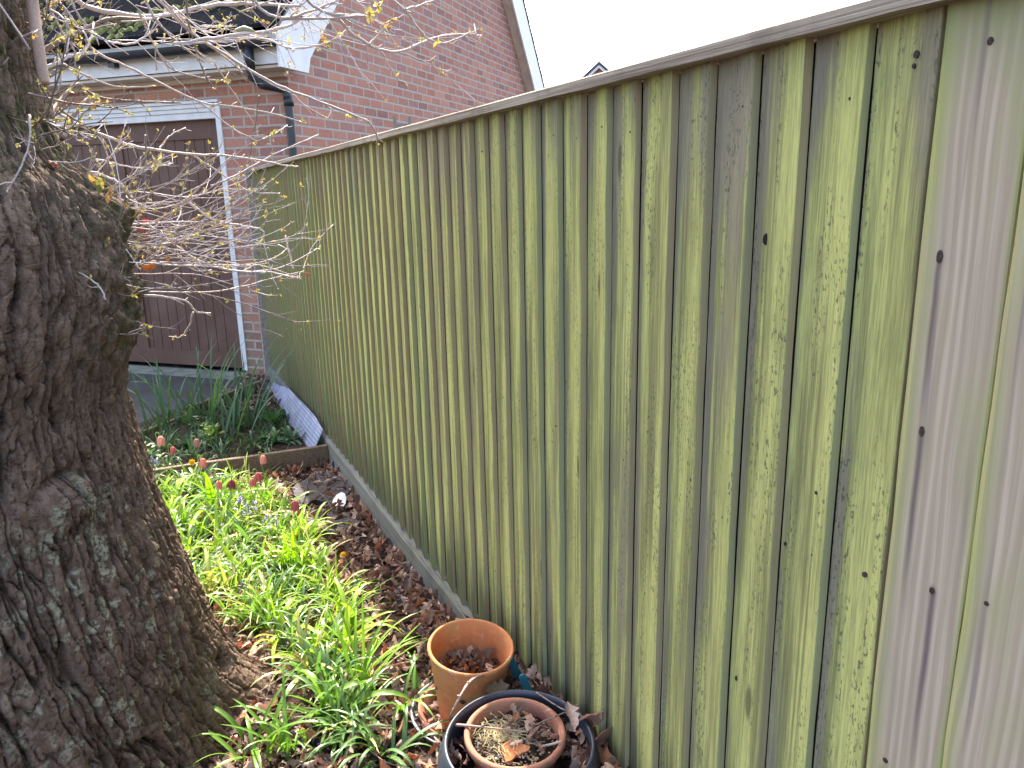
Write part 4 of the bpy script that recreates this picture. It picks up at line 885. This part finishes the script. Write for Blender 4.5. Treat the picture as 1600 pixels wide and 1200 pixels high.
def inpoly(x, y, P_):
    c = False; n = len(P_); j = n-1
    for i in range(n):
        if (P_[i][1] > y) != (P_[j][1] > y) and x < (P_[j][0]-P_[i][0])*(y-P_[i][1])/(P_[j][1]-P_[i][1])+P_[i][0]: c = not c
        j = i
    return c
POLY = [(-1.45, 4.30), (-.62, 4.28), (-.46, 3.95), (-.36, 3.55), (-.33, 3.05), (-.33, 2.6), (-.40, 2.2), (-.40, 1.9), (-.50, 1.75), (-.60, 1.9), (-.55, 2.25), (-.70, 2.6), (-.80, 2.85), (-1.0, 3.0), (-1.5, 3.1)]
def free(x, y, m=.0): return math.hypot(x-TC[0], y-TC[1]) > .66+m and not (abs(math.atan2(y-TC[1], x-TC[0])-.1) < .35 and math.hypot(x-TC[0], y-TC[1]) < .86+m)
mb = MB(); cnt = 0
while cnt < 330:
    x = rnd.uniform(-1.5, -.3); y = rnd.uniform(1.7, 4.32)
    if not inpoly(x, y, POLY) or not free(x, y): continue
    cnt += 1; z = gz1(x, y); c0 = np.array(rnd.choice(SG)); hh = rnd.uniform(.75, 1.15); wdm = rnd.choice([.0022, .003, .0040, .006, .009])
    for k in range(rnd.randint(7, 13)):
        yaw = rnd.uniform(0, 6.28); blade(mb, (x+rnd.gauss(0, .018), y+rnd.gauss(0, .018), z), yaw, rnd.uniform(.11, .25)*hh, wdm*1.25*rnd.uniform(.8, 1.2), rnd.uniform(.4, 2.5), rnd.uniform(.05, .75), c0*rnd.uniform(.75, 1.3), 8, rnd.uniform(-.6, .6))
o = mb.build('bluebell_foliage', M['strap'], None, True); tag(o, kind='stuff')
# clumps one can tell apart
def clump(px, py, n, l, wd, label, col=None, lean=(.1, .8), bend=(.6, 2.2), z=None, cat='plant', grp=None, yawc=None, name='strap_leaved_plant', spread=.02):
    p = onz(px, py, .05 if z is None else z); p = np.array([p[0], p[1], gz1(p[0], p[1]) if z is None else z]); e = empty(name, p, 0, label, cat, grp); m_ = MB()
    c0 = np.array(col or rnd.choice(SG))
    for k in range(n):
        yaw = rnd.uniform(0, 6.28) if yawc is None else rnd.gauss(*yawc)
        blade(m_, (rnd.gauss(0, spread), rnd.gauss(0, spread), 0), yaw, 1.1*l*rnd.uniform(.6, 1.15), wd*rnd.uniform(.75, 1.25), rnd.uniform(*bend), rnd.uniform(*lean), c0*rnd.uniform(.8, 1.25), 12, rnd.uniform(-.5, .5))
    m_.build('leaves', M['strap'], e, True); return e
G_ = 'strap leaved clumps in the sunlit bed'
BGc = (.15, .30, .05); DKc = (.11, .21, .07)
clump(400, 1195, 13, .26, .0065, 'lowest strap leaved clump at the bottom edge in front of the trunk', BGc, (.1, .9), (.8, 2.4), grp=G_)
clump(455, 1190, 14, .22, .0055, 'arching strap leaved clump at the bottom edge left of the plastic pot', BGc, grp=G_)
clump(570, 1085, 20, .27, .0060, 'tall bright spiky clump beside the terracotta pot', (.22, .40, .045), (.05, .8), (.2, 1.6), grp=G_)
clump(600, 1190, 16, .22, .0065, 'drooping wide leaved clump left of the blue plastic pot', DKc, (.3, 1.0), (1.2, 2.6), grp=G_)
clump(545, 1160, 14, .22, .0075, 'broad blue green clump between trunk root and blue pot', DKc, (.3, 1.), (1.2, 2.5), grp=G_)
clump(640, 1120, 10, .19, .0055, 'thin arching clump touching the grey saucer', BGc, (.4, 1.), (1., 2.2), grp=G_)
clump(520, 1085, 12, .2, .006, 'wide leaved clump right of the trunk root', DKc, (.1, .7), (.6, 2.), grp=G_)
clump(425, 985, 26, .19, .0045, 'dense yellow green tuft above the trunk root', (.24, .40, .04), (.05, .75), (.3, 1.6), grp=G_)
clump(540, 965, 22, .22, .0035, 'low spreading grassy tuft by the dead leaves', (.2, .36, .05), (.5, 1.2), (.6, 1.6), grp=G_)
clump(462, 890, 9, .24, .008, 'upright broad bright blades right of the bluebells', (.28, .46, .03), (.02, .3), (.1, .9), grp=G_)
clump(330, 800, 7, .28, .012, 'broad glossy yellow green blades near the yellow flower', (.24, .42, .03), (.05, .6), (.3, 1.8), grp=G_)
clump(285, 815, 9, .24, .009, 'broad leaved clump against the trunk edge', (.16, .32, .05), (.1, .6), (.6, 2.), grp=G_)
clump(430, 870, 14, .2, .0045, 'thin leaved tuft below the mauve bluebells', (.22, .38, .05), grp=G_)
clump(385, 900, 16, .19, .0045, 'pale silvery leaved tuft in the middle of the sunlit plants', (.24, .34, .12), grp=G_)
# daffodil and other plants in the shaded bed
G2 = 'daffodil leaf clumps in the raised bed'
DF = (.075, .15, .085)
for px, py, n, l, lb in ((330, 668, 17, .60, 'tall daffodil leaves in front of the garage door'), (385, 672, 15, .56, 'tall daffodil leaves left of the white door post'), (290, 668, 13, .52, 'leaning daffodil leaves at the left of the raised bed'), (255, 682, 10, .45, 'daffodil leaves beside the trunk'), (362, 690, 9, .36, 'short daffodil leaves behind the front board')):
    clump(px, py, n, l, .0075, lb, DF, (.05, .75), (.3, 1.1), .06, 'plant', G2, None, 'daffodil_clump', .04)
clump(478, 640, 3, .20, .005, 'single daffodil blade rising over the plastic sheet', (.10, .2, .1), (.1, .4), (.1, .5), .06, 'plant', G2, (.4, .3), 'daffodil_clump', .01)
def rosette(px, py, n, l, wd, col, label, name, z=.06, up=.6, flowers=None):
    p = onz(px, py, z); e = empty(name, p, 0, label, 'plant'); m_ = MB()
    for k in range(n):
        yaw = 2*math.pi*k/n+rnd.uniform(-.3, .3); blade(m_, (0, 0, 0), yaw, l*rnd.uniform(.7, 1.15), wd*rnd.uniform(.8, 1.2), rnd.uniform(.3, 1.4), rnd.uniform(up*.3, up*1.5), np.array(col)*rnd.uniform(.75, 1.3), 8, rnd.uniform(-.3, .3), .3, .6)
    m_.build('leaves', M['strap'], e, True)
    if flowers:
        f_ = MB()
        for k in range(flowers[0]):
            c = np.array([rnd.gauss(0, .03), rnd.gauss(0, .03), rnd.uniform(.05, .1)])
            for j in range(5):
                a = 2*math.pi*j/5; u_ = np.array([math.cos(a), math.sin(a), .25]); s_ = np.array([-math.sin(a), math.cos(a), 0]); r = .011
                f_.add([c, c+u_*r*.6-s_*r*.4, c+u_*r, c+u_*r*.6+s_*r*.4], [(0, 1, 2, 3)], col=flowers[1])
            f_.build('flower', M['petal'], e); f_ = MB()
    return e
rosette(330, 690, 12, .13, .024, (.26, .36, .10), 'pale yellow green primrose with broad crinkled leaves', 'primrose', .06, .7, (12, (.62, .68, .38)))
rosette(318, 672, 9, .10, .020, (.24, .33, .12), 'small primrose behind the larger one', 'primrose', .06, .6, (9, (.62, .68, .42)))
rosette(232, 718, 9, .11, .016, (.18, .30, .10), 'pale flowered primrose half hidden by the trunk', 'primrose', .06, .6, (14, (.62, .7, .45)))
rosette(430, 668, 9, .15, .018, (.07, .17, .06), 'upright dark green leafy plant beside the plastic sheet', 'leafy_plant', .06, .45)
rosette(455, 690, 14, .11, .011, (.10, .20, .12), 'grey green lily like rosette near the fence corner', 'leafy_plant', .06, .8)
rosette(432, 692, 14, .13, .010, (.11, .21, .13), 'pale green narrow leaved rosette behind the front board', 'leafy_plant', .06, .9)
rosette(395, 700, 12, .13, .009, (.06, .14, .05), 'dark spreading rosette in the middle of the raised bed', 'leafy_plant', .06, .9)
rosette(290, 700, 12, .10, .012, (.06, .13, .06), 'low dark leafy plant below the primroses', 'leafy_plant', .06, .8)
rosette(445, 655, 8, .10, .014, (.06, .13, .05), 'low leafy plant by the dead leaves in the bed', 'leafy_plant', .06, .8)
# small weedy cover in the shaded bed
mb = MB()
for i in range(230):
    x = rnd.uniform(-1.35, -.16); y = rnd.uniform(4.46, 5.9)
    if (y-4.4)-(x+1.72)*1.02 > .35 and y > 5.0 and x < -.5: continue
    c0 = np.array(rnd.choice([(.05, .11, .04), (.07, .15, .06), (.04, .09, .035), (.09, .17, .09)]))
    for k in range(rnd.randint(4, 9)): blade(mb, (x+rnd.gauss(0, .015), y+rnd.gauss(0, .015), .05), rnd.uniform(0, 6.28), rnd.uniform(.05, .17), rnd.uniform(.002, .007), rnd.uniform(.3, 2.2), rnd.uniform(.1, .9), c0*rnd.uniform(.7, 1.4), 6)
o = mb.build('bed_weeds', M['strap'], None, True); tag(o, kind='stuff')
# ---- flowers
def fritillary(px, py, col, col2, label, z=.23, size=1., stem_dx=.0):
    size *= .95
    h = onz(px, py, z); base = np.array([h[0]+stem_dx, h[1]+rnd.uniform(-.02, .03), gz1(h[0], h[1])]); e = empty('fritillary', base, 0, label, 'flower', 'snakes head fritillaries')
    H = h-base; top = H+np.array([-.012*np.sign(stem_dx or 1), 0, .045*size])
    stem = smooth_poly([(0, 0, 0), (H[0]*.3-.01, H[1]*.3, H[2]*.5), (top[0]-.012, top[1], top[2]-.01), top, (H[0], H[1], H[2]+.028*size)], 2)
    m_ = MB(); m_.tube(stem, .0022, 6, col=(.30, .40, .14)); m_.build('stem', M['strap'], e, True)
    m_ = MB(); n = 24; prof = [(.002, .022), (.008, .0192), (.012, .013), (.0143, .004), (.0152, -.006), (.0148, -.013), (.0162, -.022)]
    V = []; Cc = []
    for r, zz in prof:
        for j in range(n):
            a = 2*math.pi*j/n; lob = 1+.14*abs(math.cos(3*a)); dz = (-.010*abs(math.cos(3*a))**.7+.004) if zz < -.02 else 0
            V.append(H+size*np.array([r*lob*math.cos(a), r*lob*math.sin(a), zz+dz])); st = (.5+.5*math.cos(6*a+.5))*(.6+.4*((j+int(zz*400)) % 2)) if abs(math.cos(3*a)) > .25 else -.5; Cc.append(np.array(col)*(st)+np.array(col2)*(1-st))  # between the petals, shadowing is put into the vertex colour
    m_.add(V, [(i*n+j, i*n+(j+1) % n, (i+1)*n+(j+1) % n, (i+1)*n+j) for i in range(len(prof)-1) for j in range(n)], col=Cc); m_.build('flower', M['petal'], e, True)
    m_ = MB()
    for k in range(3): blade(m_, (0, 0, .03+.04*k), rnd.uniform(0, 6.28), .10, .0022, .7, .5, (.13, .24, .08), 7)
    m_.build('leaf', M['strap'], e, True)
PK, PK2, MR, MR2, DL = (.78, .32, .31), (.60, .17, .19), (.44, .11, .15), (.26, .05, .08), (.42, .22, .25)
for a in ((251, 688, PK, (.75, .45, .38), 'large salmon pink fritillary bell nearest the trunk', .30, 1.15, .02), (270, 703, DL, PK2, 'dull mauve fritillary bell low between stems near the trunk', .27, .85, .0),
          (307, 691, (.45, .14, .17), (.5, .3, .3), 'dark chequered fritillary bell standing high in the shade', .27, .95, .02), (317, 722, (.72, .36, .25), PK, 'orange pink fritillary bell right of the yellow flower', .25, 1.0, .01),
          (411, 717, PK, (.75, .4, .35), 'topmost pink fritillary bell in front of the board', .26, .95, .03), (342, 757, PK, (.7, .3, .26), 'coral pink fritillary bell left of the dark ones', .23, .9, -.01),
          (362, 756, MR, MR2, 'open dark maroon fritillary bell beside a coral one', .23, 1.0, -.01), (395, 753, PK, PK2, 'small pink fritillary bell under the maroon one', .23, .85, .02),
          (403, 744, MR, PK2, 'deep maroon fritillary bell over a small pink one', .25, .95, .02), (461, 789, (.62, .16, .22), MR, 'crimson chequered fritillary bell alone at the right', .22, 1.05, .03)): fritillary(*a)
def bluebell(px, py, label, col, n=7, z=.17, s=1.):
    h = onz(px, py, z); base = np.array([h[0], h[1], gz1(h[0], h[1])]); e = empty('bluebell', base, 0, label, 'flower', 'bluebells among the strap leaves'); H = h-base
    m_ = MB(); m_.tube(smooth_poly([(0, 0, 0), (0, .005, H[2]*.6), (0, 0, H[2]+.02)], 1), .0017, 6, col=(.2, .26, .14)); m_.build('stem', M['strap'], e, True)
    m_ = MB()
    for k in range(n):
        c = np.array([rnd.gauss(0, .011)*s, rnd.gauss(0, .011)*s, H[2]+.02-k*.045*s/n+rnd.uniform(-.004, .004)]); dr = unit(np.array([rnd.uniform(-1, 1), rnd.uniform(-1, 1), -.2]))
        for j in range(6):
            a = 2*math.pi*j/6; u_ = unit(np.cross(dr, [0, 0, 1])); v_ = np.cross(dr, u_); rd = u_*math.cos(a)+v_*math.sin(a); sd_ = -u_*math.sin(a)+v_*math.cos(a)
            m_.add([c, c+dr*.007+rd*.003-sd_*.0022, c+dr*.011+rd*.0085, c+dr*.007+rd*.003+sd_*.0022], [(0, 1, 2, 3)], col=np.array(col)*rnd.uniform(.8, 1.2))
        m_.build('flower', M['petal'], e); m_ = MB()
LV = (.42, .38, .72)
for a in ((375, 778, 'pale lilac bluebell spike left of its larger neighbour', LV, 9), (388, 792, 'largest pale lilac bluebell spike amid the green leaves', (.48, .44, .76), 14, .17, 1.3), (378, 803, 'short lilac bluebell below the large spike', LV, 7, .15), (240, 722, 'violet bluebell touching the trunk', (.22, .15, .55), 8, .2), (420, 808, 'pale bluebell right of the large lilac spike', LV, 7, .15),
          (432, 818, 'washed out bluebell beside another pale one', (.5, .48, .7), 6, .14), (345, 828, 'faded bluebell left of centre in the leaves', (.3, .28, .5), 5, .13), (378, 915, 'deep blue bluebell low in the sunlit leaves', (.25, .2, .6), 5, .1), (510, 1158, 'small violet bluebell near the bottom edge', (.22, .16, .6), 4, .08), (462, 1150, 'tiny violet bluebell beside the trunk root', (.22, .16, .6), 3, .07), (322, 730, 'blue violet bloom right under the orange pink bell', (.2, .16, .6), 4, .2)): bluebell(*a)
def yellowf(px, py, label, z=.2, s=1.):
    h = onz(px, py, z); base = np.array([h[0], h[1], gz1(h[0], h[1])]); e = empty('yellow_flower', base, 0, label, 'flower'); H = h-base
    m_ = MB(); m_.tube([(0, 0, 0), (.004, 0, H[2]*.5), (0, 0, H[2])], .0014, 6, col=(.2, .3, .08)); m_.build('stem', M['strap'], e, True)
    m_ = MB(); f_ = unit(C0-h); u_ = unit(np.cross(f_, [0, 0, 1])); v_ = np.cross(u_, f_)
    for ring in range(3):
        for j in range(7):
            a = 2*math.pi*j/7+ring*.4; rd = u_*math.cos(a)+v_*math.sin(a); sd_ = -u_*math.sin(a)+v_*math.cos(a); r = .019*s*(1-.2*ring); c = H+f_*.003*ring
            m_.add([c, c+rd*r*.6-sd_*r*.3+f_*.002, c+rd*r, c+rd*r*.6+sd_*r*.3+f_*.002], [(0, 1, 2, 3)], col=(.75, .52, .02))
    m_.build('petals', M['petal'], e)
yellowf(300, 722, 'bright yellow flower standing between the pink bells')
yellowf(536, 866, 'small yellow bloom at the edge of the dead leaves', .07, .7)
# ================================================================ pots
def pot(name, c, prof_o, prof_i, mat, label, tilt=(0, 0), n=72, lip=.0, cat='flower pot', rimname='rim'):
    e = empty(name, c, 0, label, cat); e.rotation_euler = (tilt[0], tilt[1], 0)
    m_ = MB(); m_.lathe(prof_o+prof_i, n); m_.lathe([(0.0005, prof_i[-1][1]), (prof_i[-1][0], prof_i[-1][1])][::-1], n); m_.lathe([(prof_o[0][0], prof_o[0][1]), (.0005, prof_o[0][1])], n)
    m_.build('body', mat, e, True); return e
# pot A
RA = .118; ca = onz(729, 1010, .315); base = np.array([ca[0]+.004, ca[1]+.025, .085])
potA = pot('terracotta_pot', base, [(.076, 0), (.08, .004), (.114, .205)], [(.1175, .206), (.1195, .212), (.1195, .228), (.117, .232), (.110, .232), (.107, .228), (.105, .2), (.075, .06)][0:0]+[(.119, .222), (.1215, .229), (.119, .234), (.115, .235), (.111, .231), (.109, .20), (.084, .035)], M['terra'], 'plain orange terracotta pot with dead leaves inside, against the fence', (R_(7), R_(2)))
Pn = 170; a = rg.uniform(0, 6.28, Pn); r = np.sqrt(rg.random(Pn))*.082; P_ = np.stack([r*np.cos(a), r*np.sin(a)-.01, .10+rg.uniform(0, .035, Pn)+.02*(r*np.sin(a) > 0)], -1)+base
o = scatter_leaves('dead_leaves', P_, .045, tilt=.5, bright=.95); o['kind'] = 'stuff'
# saucers under it
cs = onz(716, 1098, .09); cs = np.array([cs[0], cs[1], .0])
cs = np.array([base[0]-.01, base[1]+.005, .045])
e1 = pot('grey_saucer', cs, [(.115, 0), (.125, .004), (.148, .05)], [(.153, .056), (.150, .060), (.145, .056), (.12, .012)], M['grey'], 'wide grey plastic saucer under the terracotta saucer and pot', (R_(4), 0), cat='saucer')
e2 = pot('terracotta_saucer', cs+np.array([.002, 0, .016]), [(.10, 0), (.108, .004), (.128, .045)], [(.133, .048), (.130, .052), (.124, .048), (.105, .012)], M['terra2'], 'dusty terracotta saucer right under the plain orange pot', (R_(4), 0), cat='saucer')
# pot B (slate blue bowl) and C (inner terracotta)
cb = onz(808, 1150, .285); RB = .178
baseB = np.array([cb[0], cb[1], .05])
potB = pot('blue_plastic_pot', baseB, [(.13, 0), (.15, .006), (.183, .08), (.196, .15), (.193, .19), (.182, .222)], [(.178, .232), (.174, .236), (.170, .233), (.168, .222), (.176, .18), (.175, .10)], M['bluepot'], 'big rounded slate blue plastic pot holding a smaller terracotta pot', (R_(3), 0))
m_ = MB(); m_.lathe([(.001, .135), (.09, .137), (.172, .13)], 48); m_.build('soil', M['soil'], potB)
cc_ = onz(803, 1143, .275); 
cC = np.array([cc_[0], cc_[1]-.0, .155])
potC = pot('sunken_terracotta_pot', cC, [(.085, 0), (.088, .004), (.112, .10)], [(.117, .104), (.1225, .110), (.1225, .122), (.119, .126), (.112, .126), (.108, .121), (.106, .10), (.10, .062)], M['terra2'], 'terracotta pot sunk inside the blue pot, filled with grit and straw', (R_(3), 0))
m_ = MB(); X, Y = np.meshgrid(np.linspace(-.11, .11, 40), np.linspace(-.11, .11, 40)); Z = .088+.03*(fbm(X*30, Y*30, 3, 5)-.5); Rr = np.hypot(X, Y); k_ = np.minimum(1, .104/np.maximum(Rr, 1e-6)); X = X*k_; Y = Y*k_
m_.add(np.stack([X, Y, Z], -1).reshape(-1, 3), [(j*40+i, j*40+i+1, (j+1)*40+i+1, (j+1)*40+i) for j in range(39) for i in range(39)]); m_.build('compost', M['soil'], potC, True)
m_ = MB()
for i in range(900):
    a = rnd.uniform(0, 6.28); r = math.sqrt(rnd.random())*.098; x, y = r*math.cos(a), r*math.sin(a)
    if x > .02 and rnd.random() < .75: continue
    s = rnd.uniform(.0015, .0048); c = np.array([x, y, .093+.03*(fbm(np.array([x*30]), np.array([y*30]), 3, 5)[0]-.5)]); V = [c+np.array(v)*s*rnd.uniform(.6, 1.2) for v in ((1, 0, 0), (0, 1, 0), (-1, 0, 0), (0, -1, 0), (0, 0, .9), (0, 0, -.6))]
    m_.add(V, [(0, 1, 4), (1, 2, 4), (2, 3, 4), (3, 0, 4), (1, 0, 5), (2, 1, 5), (3, 2, 5), (0, 3, 5)], col=rnd.choice([(.50, .44, .32), (.40, .34, .24), (.55, .53, .50), (.30, .2, .13)]))
for i in range(260):
    c = np.array([rnd.gauss(-.02, .03), rnd.gauss(.02, .028), .103+rnd.uniform(0, .012)]); a = rnd.uniform(0, 6.28); d = np.array([math.cos(a), math.sin(a), rnd.uniform(-.1, .3)]); m_.tube([c, c+d*.012, c+d*.022+np.array([0, 0, -.003])], .0006, 4, col=(.62, .54, .30))
o = m_.build('grit', M['twig'], potC); o['kind'] = 'stuff'
n = 26; a = rg.uniform(-1.2, 1.8, n); r = rg.uniform(.02, .085, n); P_ = np.stack([r*np.cos(a), r*np.sin(a), .105+rg.uniform(0, .01, n)], -1)+cC; o = scatter_leaves('dead_leaves', P_, .045, tilt=.4, bright=1.1); o['kind'] = 'stuff'
n = 170; a = rg.uniform(0, 6.28, n); r = rg.uniform(.128, .168, n); P_ = np.stack([r*np.cos(a), r*np.sin(a), .145+rg.uniform(0, .035, n)], -1)+baseB; o = scatter_leaves('dead_leaves', P_, .045, tilt=.7, bright=1.25); o['kind'] = 'stuff'
# shard
sp_ = onz(803, 1172, .255); m_ = MB(); sh_ = empty('pot_shard', sp_, R_(8), 'orange broken terracotta shard lying on the grit', 'shard')
out = [(-.034, -.022), (-.022, -.026), (-.004, -.021), (.026, -.024), (.036, -.016), (.020, .004), (.010, .022), (-.022, .024), (-.028, .004)]
n = len(out); V = [(x, y, 0.+.004*abs(x)/.03) for x, y in out]+[(x, y, .009-.1*x*x/.03) for x, y in out]; m_.add(V, [tuple(range(n))[::-1], tuple(range(n, 2*n))]+[(j, (j+1) % n, n+(j+1) % n, n+j) for j in range(n)]); m_.build('shard_body', mat_terra('shard_clay', (.34, .115, .045), (.42, .15, .06), (.30, .12, .06)), sh_)
sh_.rotation_euler = (R_(8), R_(-6), R_(4))
# sticks on the pots
def stick(pl, r0, r1, col, label, name='twig'):
    P_ = [at(x, y, 1.) for x, y, _ in pl]; P_ = np.array([onz(x, y, z) for x, y, z in pl]); P_ = smooth_poly(P_, 2); c = P_.mean(0); e = empty(name, c, 0, label, 'twig', 'loose twigs lying on the pots'); m_ = MB(); n = len(P_)
    m_.tube(P_-c, np.linspace(r0, r1, n)*(1+.2*np.array([rnd.uniform(-1, 1) for _ in range(n)])), 8, col=col)
    for i in range(3, n-2, 4): d = unit(np.array([rnd.uniform(-1, 1), rnd.uniform(-1, 1), rnd.uniform(0, 1)])); m_.tube([P_[i]-c, P_[i]-c+d*.008], [r0*.9, r0*.6], 5, col=col)
    m_.build('stick', M['twig'], e, True)
stick([(754, 1055, .30), (736, 1062, .32), (722, 1082, .32), (712, 1102, .30), (704, 1118, .25)], .0042, .003, (.34, .25, .21), 'kinked knobbly twig hooked over the back left rim of the blue pot')
stick([(704, 1132, .27), (735, 1134, .295), (780, 1139, .285), (825, 1144, .265)], .0035, .0022, (.34, .24, .20), 'straight reddish twig across the grit and the sunken pot rim')
stick([(848, 1166, .27), (862, 1163, .275), (878, 1158, .285)], .0028, .0022, (.40, .34, .31), 'short pale twig at the right rim of the sunken pot')
stick([(905, 1100, .30), (880, 1115, .29), (845, 1128, .28), (815, 1145, .265)], .0018, .0012, (.2, .15, .13), 'thin dark twig at the right side of the sunken pot')
stick([(838, 1082, .29), (862, 1098, .295), (885, 1112, .295), (905, 1108, .30)], .002, .0014, (.25, .19, .17), 'thin brown stalk arching over the back rim')
# separate big oak leaves by the pots
def bigleaf(px, py, z, size, label, yaw, pitch, roll, col):
    global LC
    p = onz(px, py, z); V, F = oakleaf(1, size, curl=.7); Rm = rotm(np.array([yaw]), np.array([pitch]), np.array([roll])); V = np.einsum('nij,nkj->nki', Rm, V)[0]; V -= V.mean(0)
    m_ = MB(); m_.add(V, F, col=col); o = m_.build('dead_oak_leaf', M['litter'], None, True); o.location = tuple(p); tag(o, label, 'leaf', 'large dead oak leaves around the pots')
bigleaf(893, 1118, .315, .075, 'pale curled oak leaf on the right rim of the blue pot', 1.3, -.3, .3, (.50, .38, .33))
bigleaf(940, 1160, .26, .12, 'large pinkish brown dead leaf between blue pot and fence', 2.0, .5, .4, (.36, .21, .17))
bigleaf(925, 1120, .30, .09, 'long folded brown leaf standing at the fence side of the blue pot', 1.9, .7, .9, (.26, .15, .12))
bigleaf(868, 1150, .26, .06, 'dark pinkish leaf inside the sunken pot', .3, .1, .2, (.24, .12, .11))
bigleaf(850, 1080, .27, .075, 'dark brown oak leaf under the back rim of the blue pot', .2, .2, .5, (.16, .10, .09))
bigleaf(775, 1075, .26, .08, 'yellowish brown leaf inside the back of the blue pot', .1, .3, .6, (.22, .15, .09))
# teal labels
def label_(p, lean, yaw, label):
    e = empty('plant_label', p, yaw, label, 'plant label', 'teal plastic plant labels'); m_ = MB(); out = []
    w0, w1, h = .0105, .015, .16
    out = [(-w1, 0), (w1, 0), (w0, h-.012)]+[(w0*math.cos(a), h-.012+w0*1.1*math.sin(a)) for a in np.linspace(.2, math.pi-.2, 8)]+[(-w0, h-.012)]
    n = len(out); V = [(x, -.0012, z) for x, z in out]+[(x, .0012, z) for x, z in out]; m_.add(V, [tuple(range(n)), tuple(range(n, 2*n))[::-1]]+[(j, n+j, n+(j+1) % n, (j+1) % n) for j in range(n)]); m_.build('blade', M['teal'], e); e.rotation_euler = (lean[0], lean[1], yaw)
t1 = onz(812, 1018, .27); label_((t1[0]+.022, t1[1]-.01, .115), (R_(5), R_(-20)), R_(-20), 'teal plastic label tucked right behind the orange pot')
t2 = onz(829, 1045, .275); label_((t2[0]+.02, t2[1]-.01, .12), (R_(5), R_(-18)), R_(-20), 'teal plastic label nearer the blue pot, lower one')
# slabs and scrap
for k, (pl, lb) in enumerate((([(462, 772), (500, 735), (560, 748), (530, 790)], 'dark stone slab fragment behind the white scrap'), ([(478, 812), (520, 800), (566, 815), (520, 836)], 'dark stone slab fragment below the white scrap'), ([(455, 760), (485, 745), (500, 772), (470, 795)], 'dark broken slab beside the crimson bell'))):
    P_ = np.array([onz(a, b, .024+.003*k) for a, b in pl]); c = P_.mean(0); m_ = MB(); n = 4; V = list(P_-c)+list(P_-c-np.array([0, 0, .03])); m_.add(V, [(0, 1, 2, 3), (7, 6, 5, 4)]+[(j, 4+j, 4+(j+1) % 4, (j+1) % 4) for j in range(4)]); o = m_.build('stone_slab', M['slab']); o.location = tuple(c); tag(o, lb, 'slab', 'broken dark slabs under the leaf litter')
P_ = [(518, 789), (521, 780), (526, 773), (533, 769), (539, 771), (541, 778), (540, 786), (537, 791), (528, 790)]
W_ = np.array([onz(a, b, .055-.0009*(b-780)) for a, b in P_]); c = W_.mean(0); m_ = MB(); n = len(P_); V = [c*0+np.array([0, 0, .004])]+list(W_-c)+list(W_-c-np.array([0, 0, .002])); m_.add(V, [(0, 1+j, 1+(j+1) % n) for j in range(n)]+[(1+j, 1+n+j, 1+n+(j+1) % n, 1+(j+1) % n) for j in range(n)]); o = m_.build('plastic_scrap', M['scrap']); o.location = tuple(c); tag(o, 'white oval plastic scrap lying on dark slabs among dead leaves', 'scrap')
# dead leaves caught in the twigs
for k, (x, y, dp, s, col) in enumerate(((224, 372, 2.15, .085, (.16, .075, .06)), (232, 418, 2.2, .055, (.50, .20, .06)), (262, 404, 2.2, .05, (.5, .26, .08)), (148, 462, 1.8, .06, (.36, .26, .17)), (86, 258, 1.65, .09, (.34, .19, .16)), (480, 428, 2.5, .035, (.42, .18, .09)), (228, 345, 2.2, .03, (.4, .07, .05)))):
    V, F = oakleaf(1, s, curl=.8); V = V[0]-V[0].mean(0); m_ = MB(); Rm = rotm(np.array([rnd.uniform(0, 6)]), np.array([rnd.uniform(-.8, .8)]), np.array([1.2]))[0]; m_.add((Rm@V.T).T+TL(at(x, y, dp)), F, col=col); o = m_.build('dead_leaf', M['litter'], oak, True)
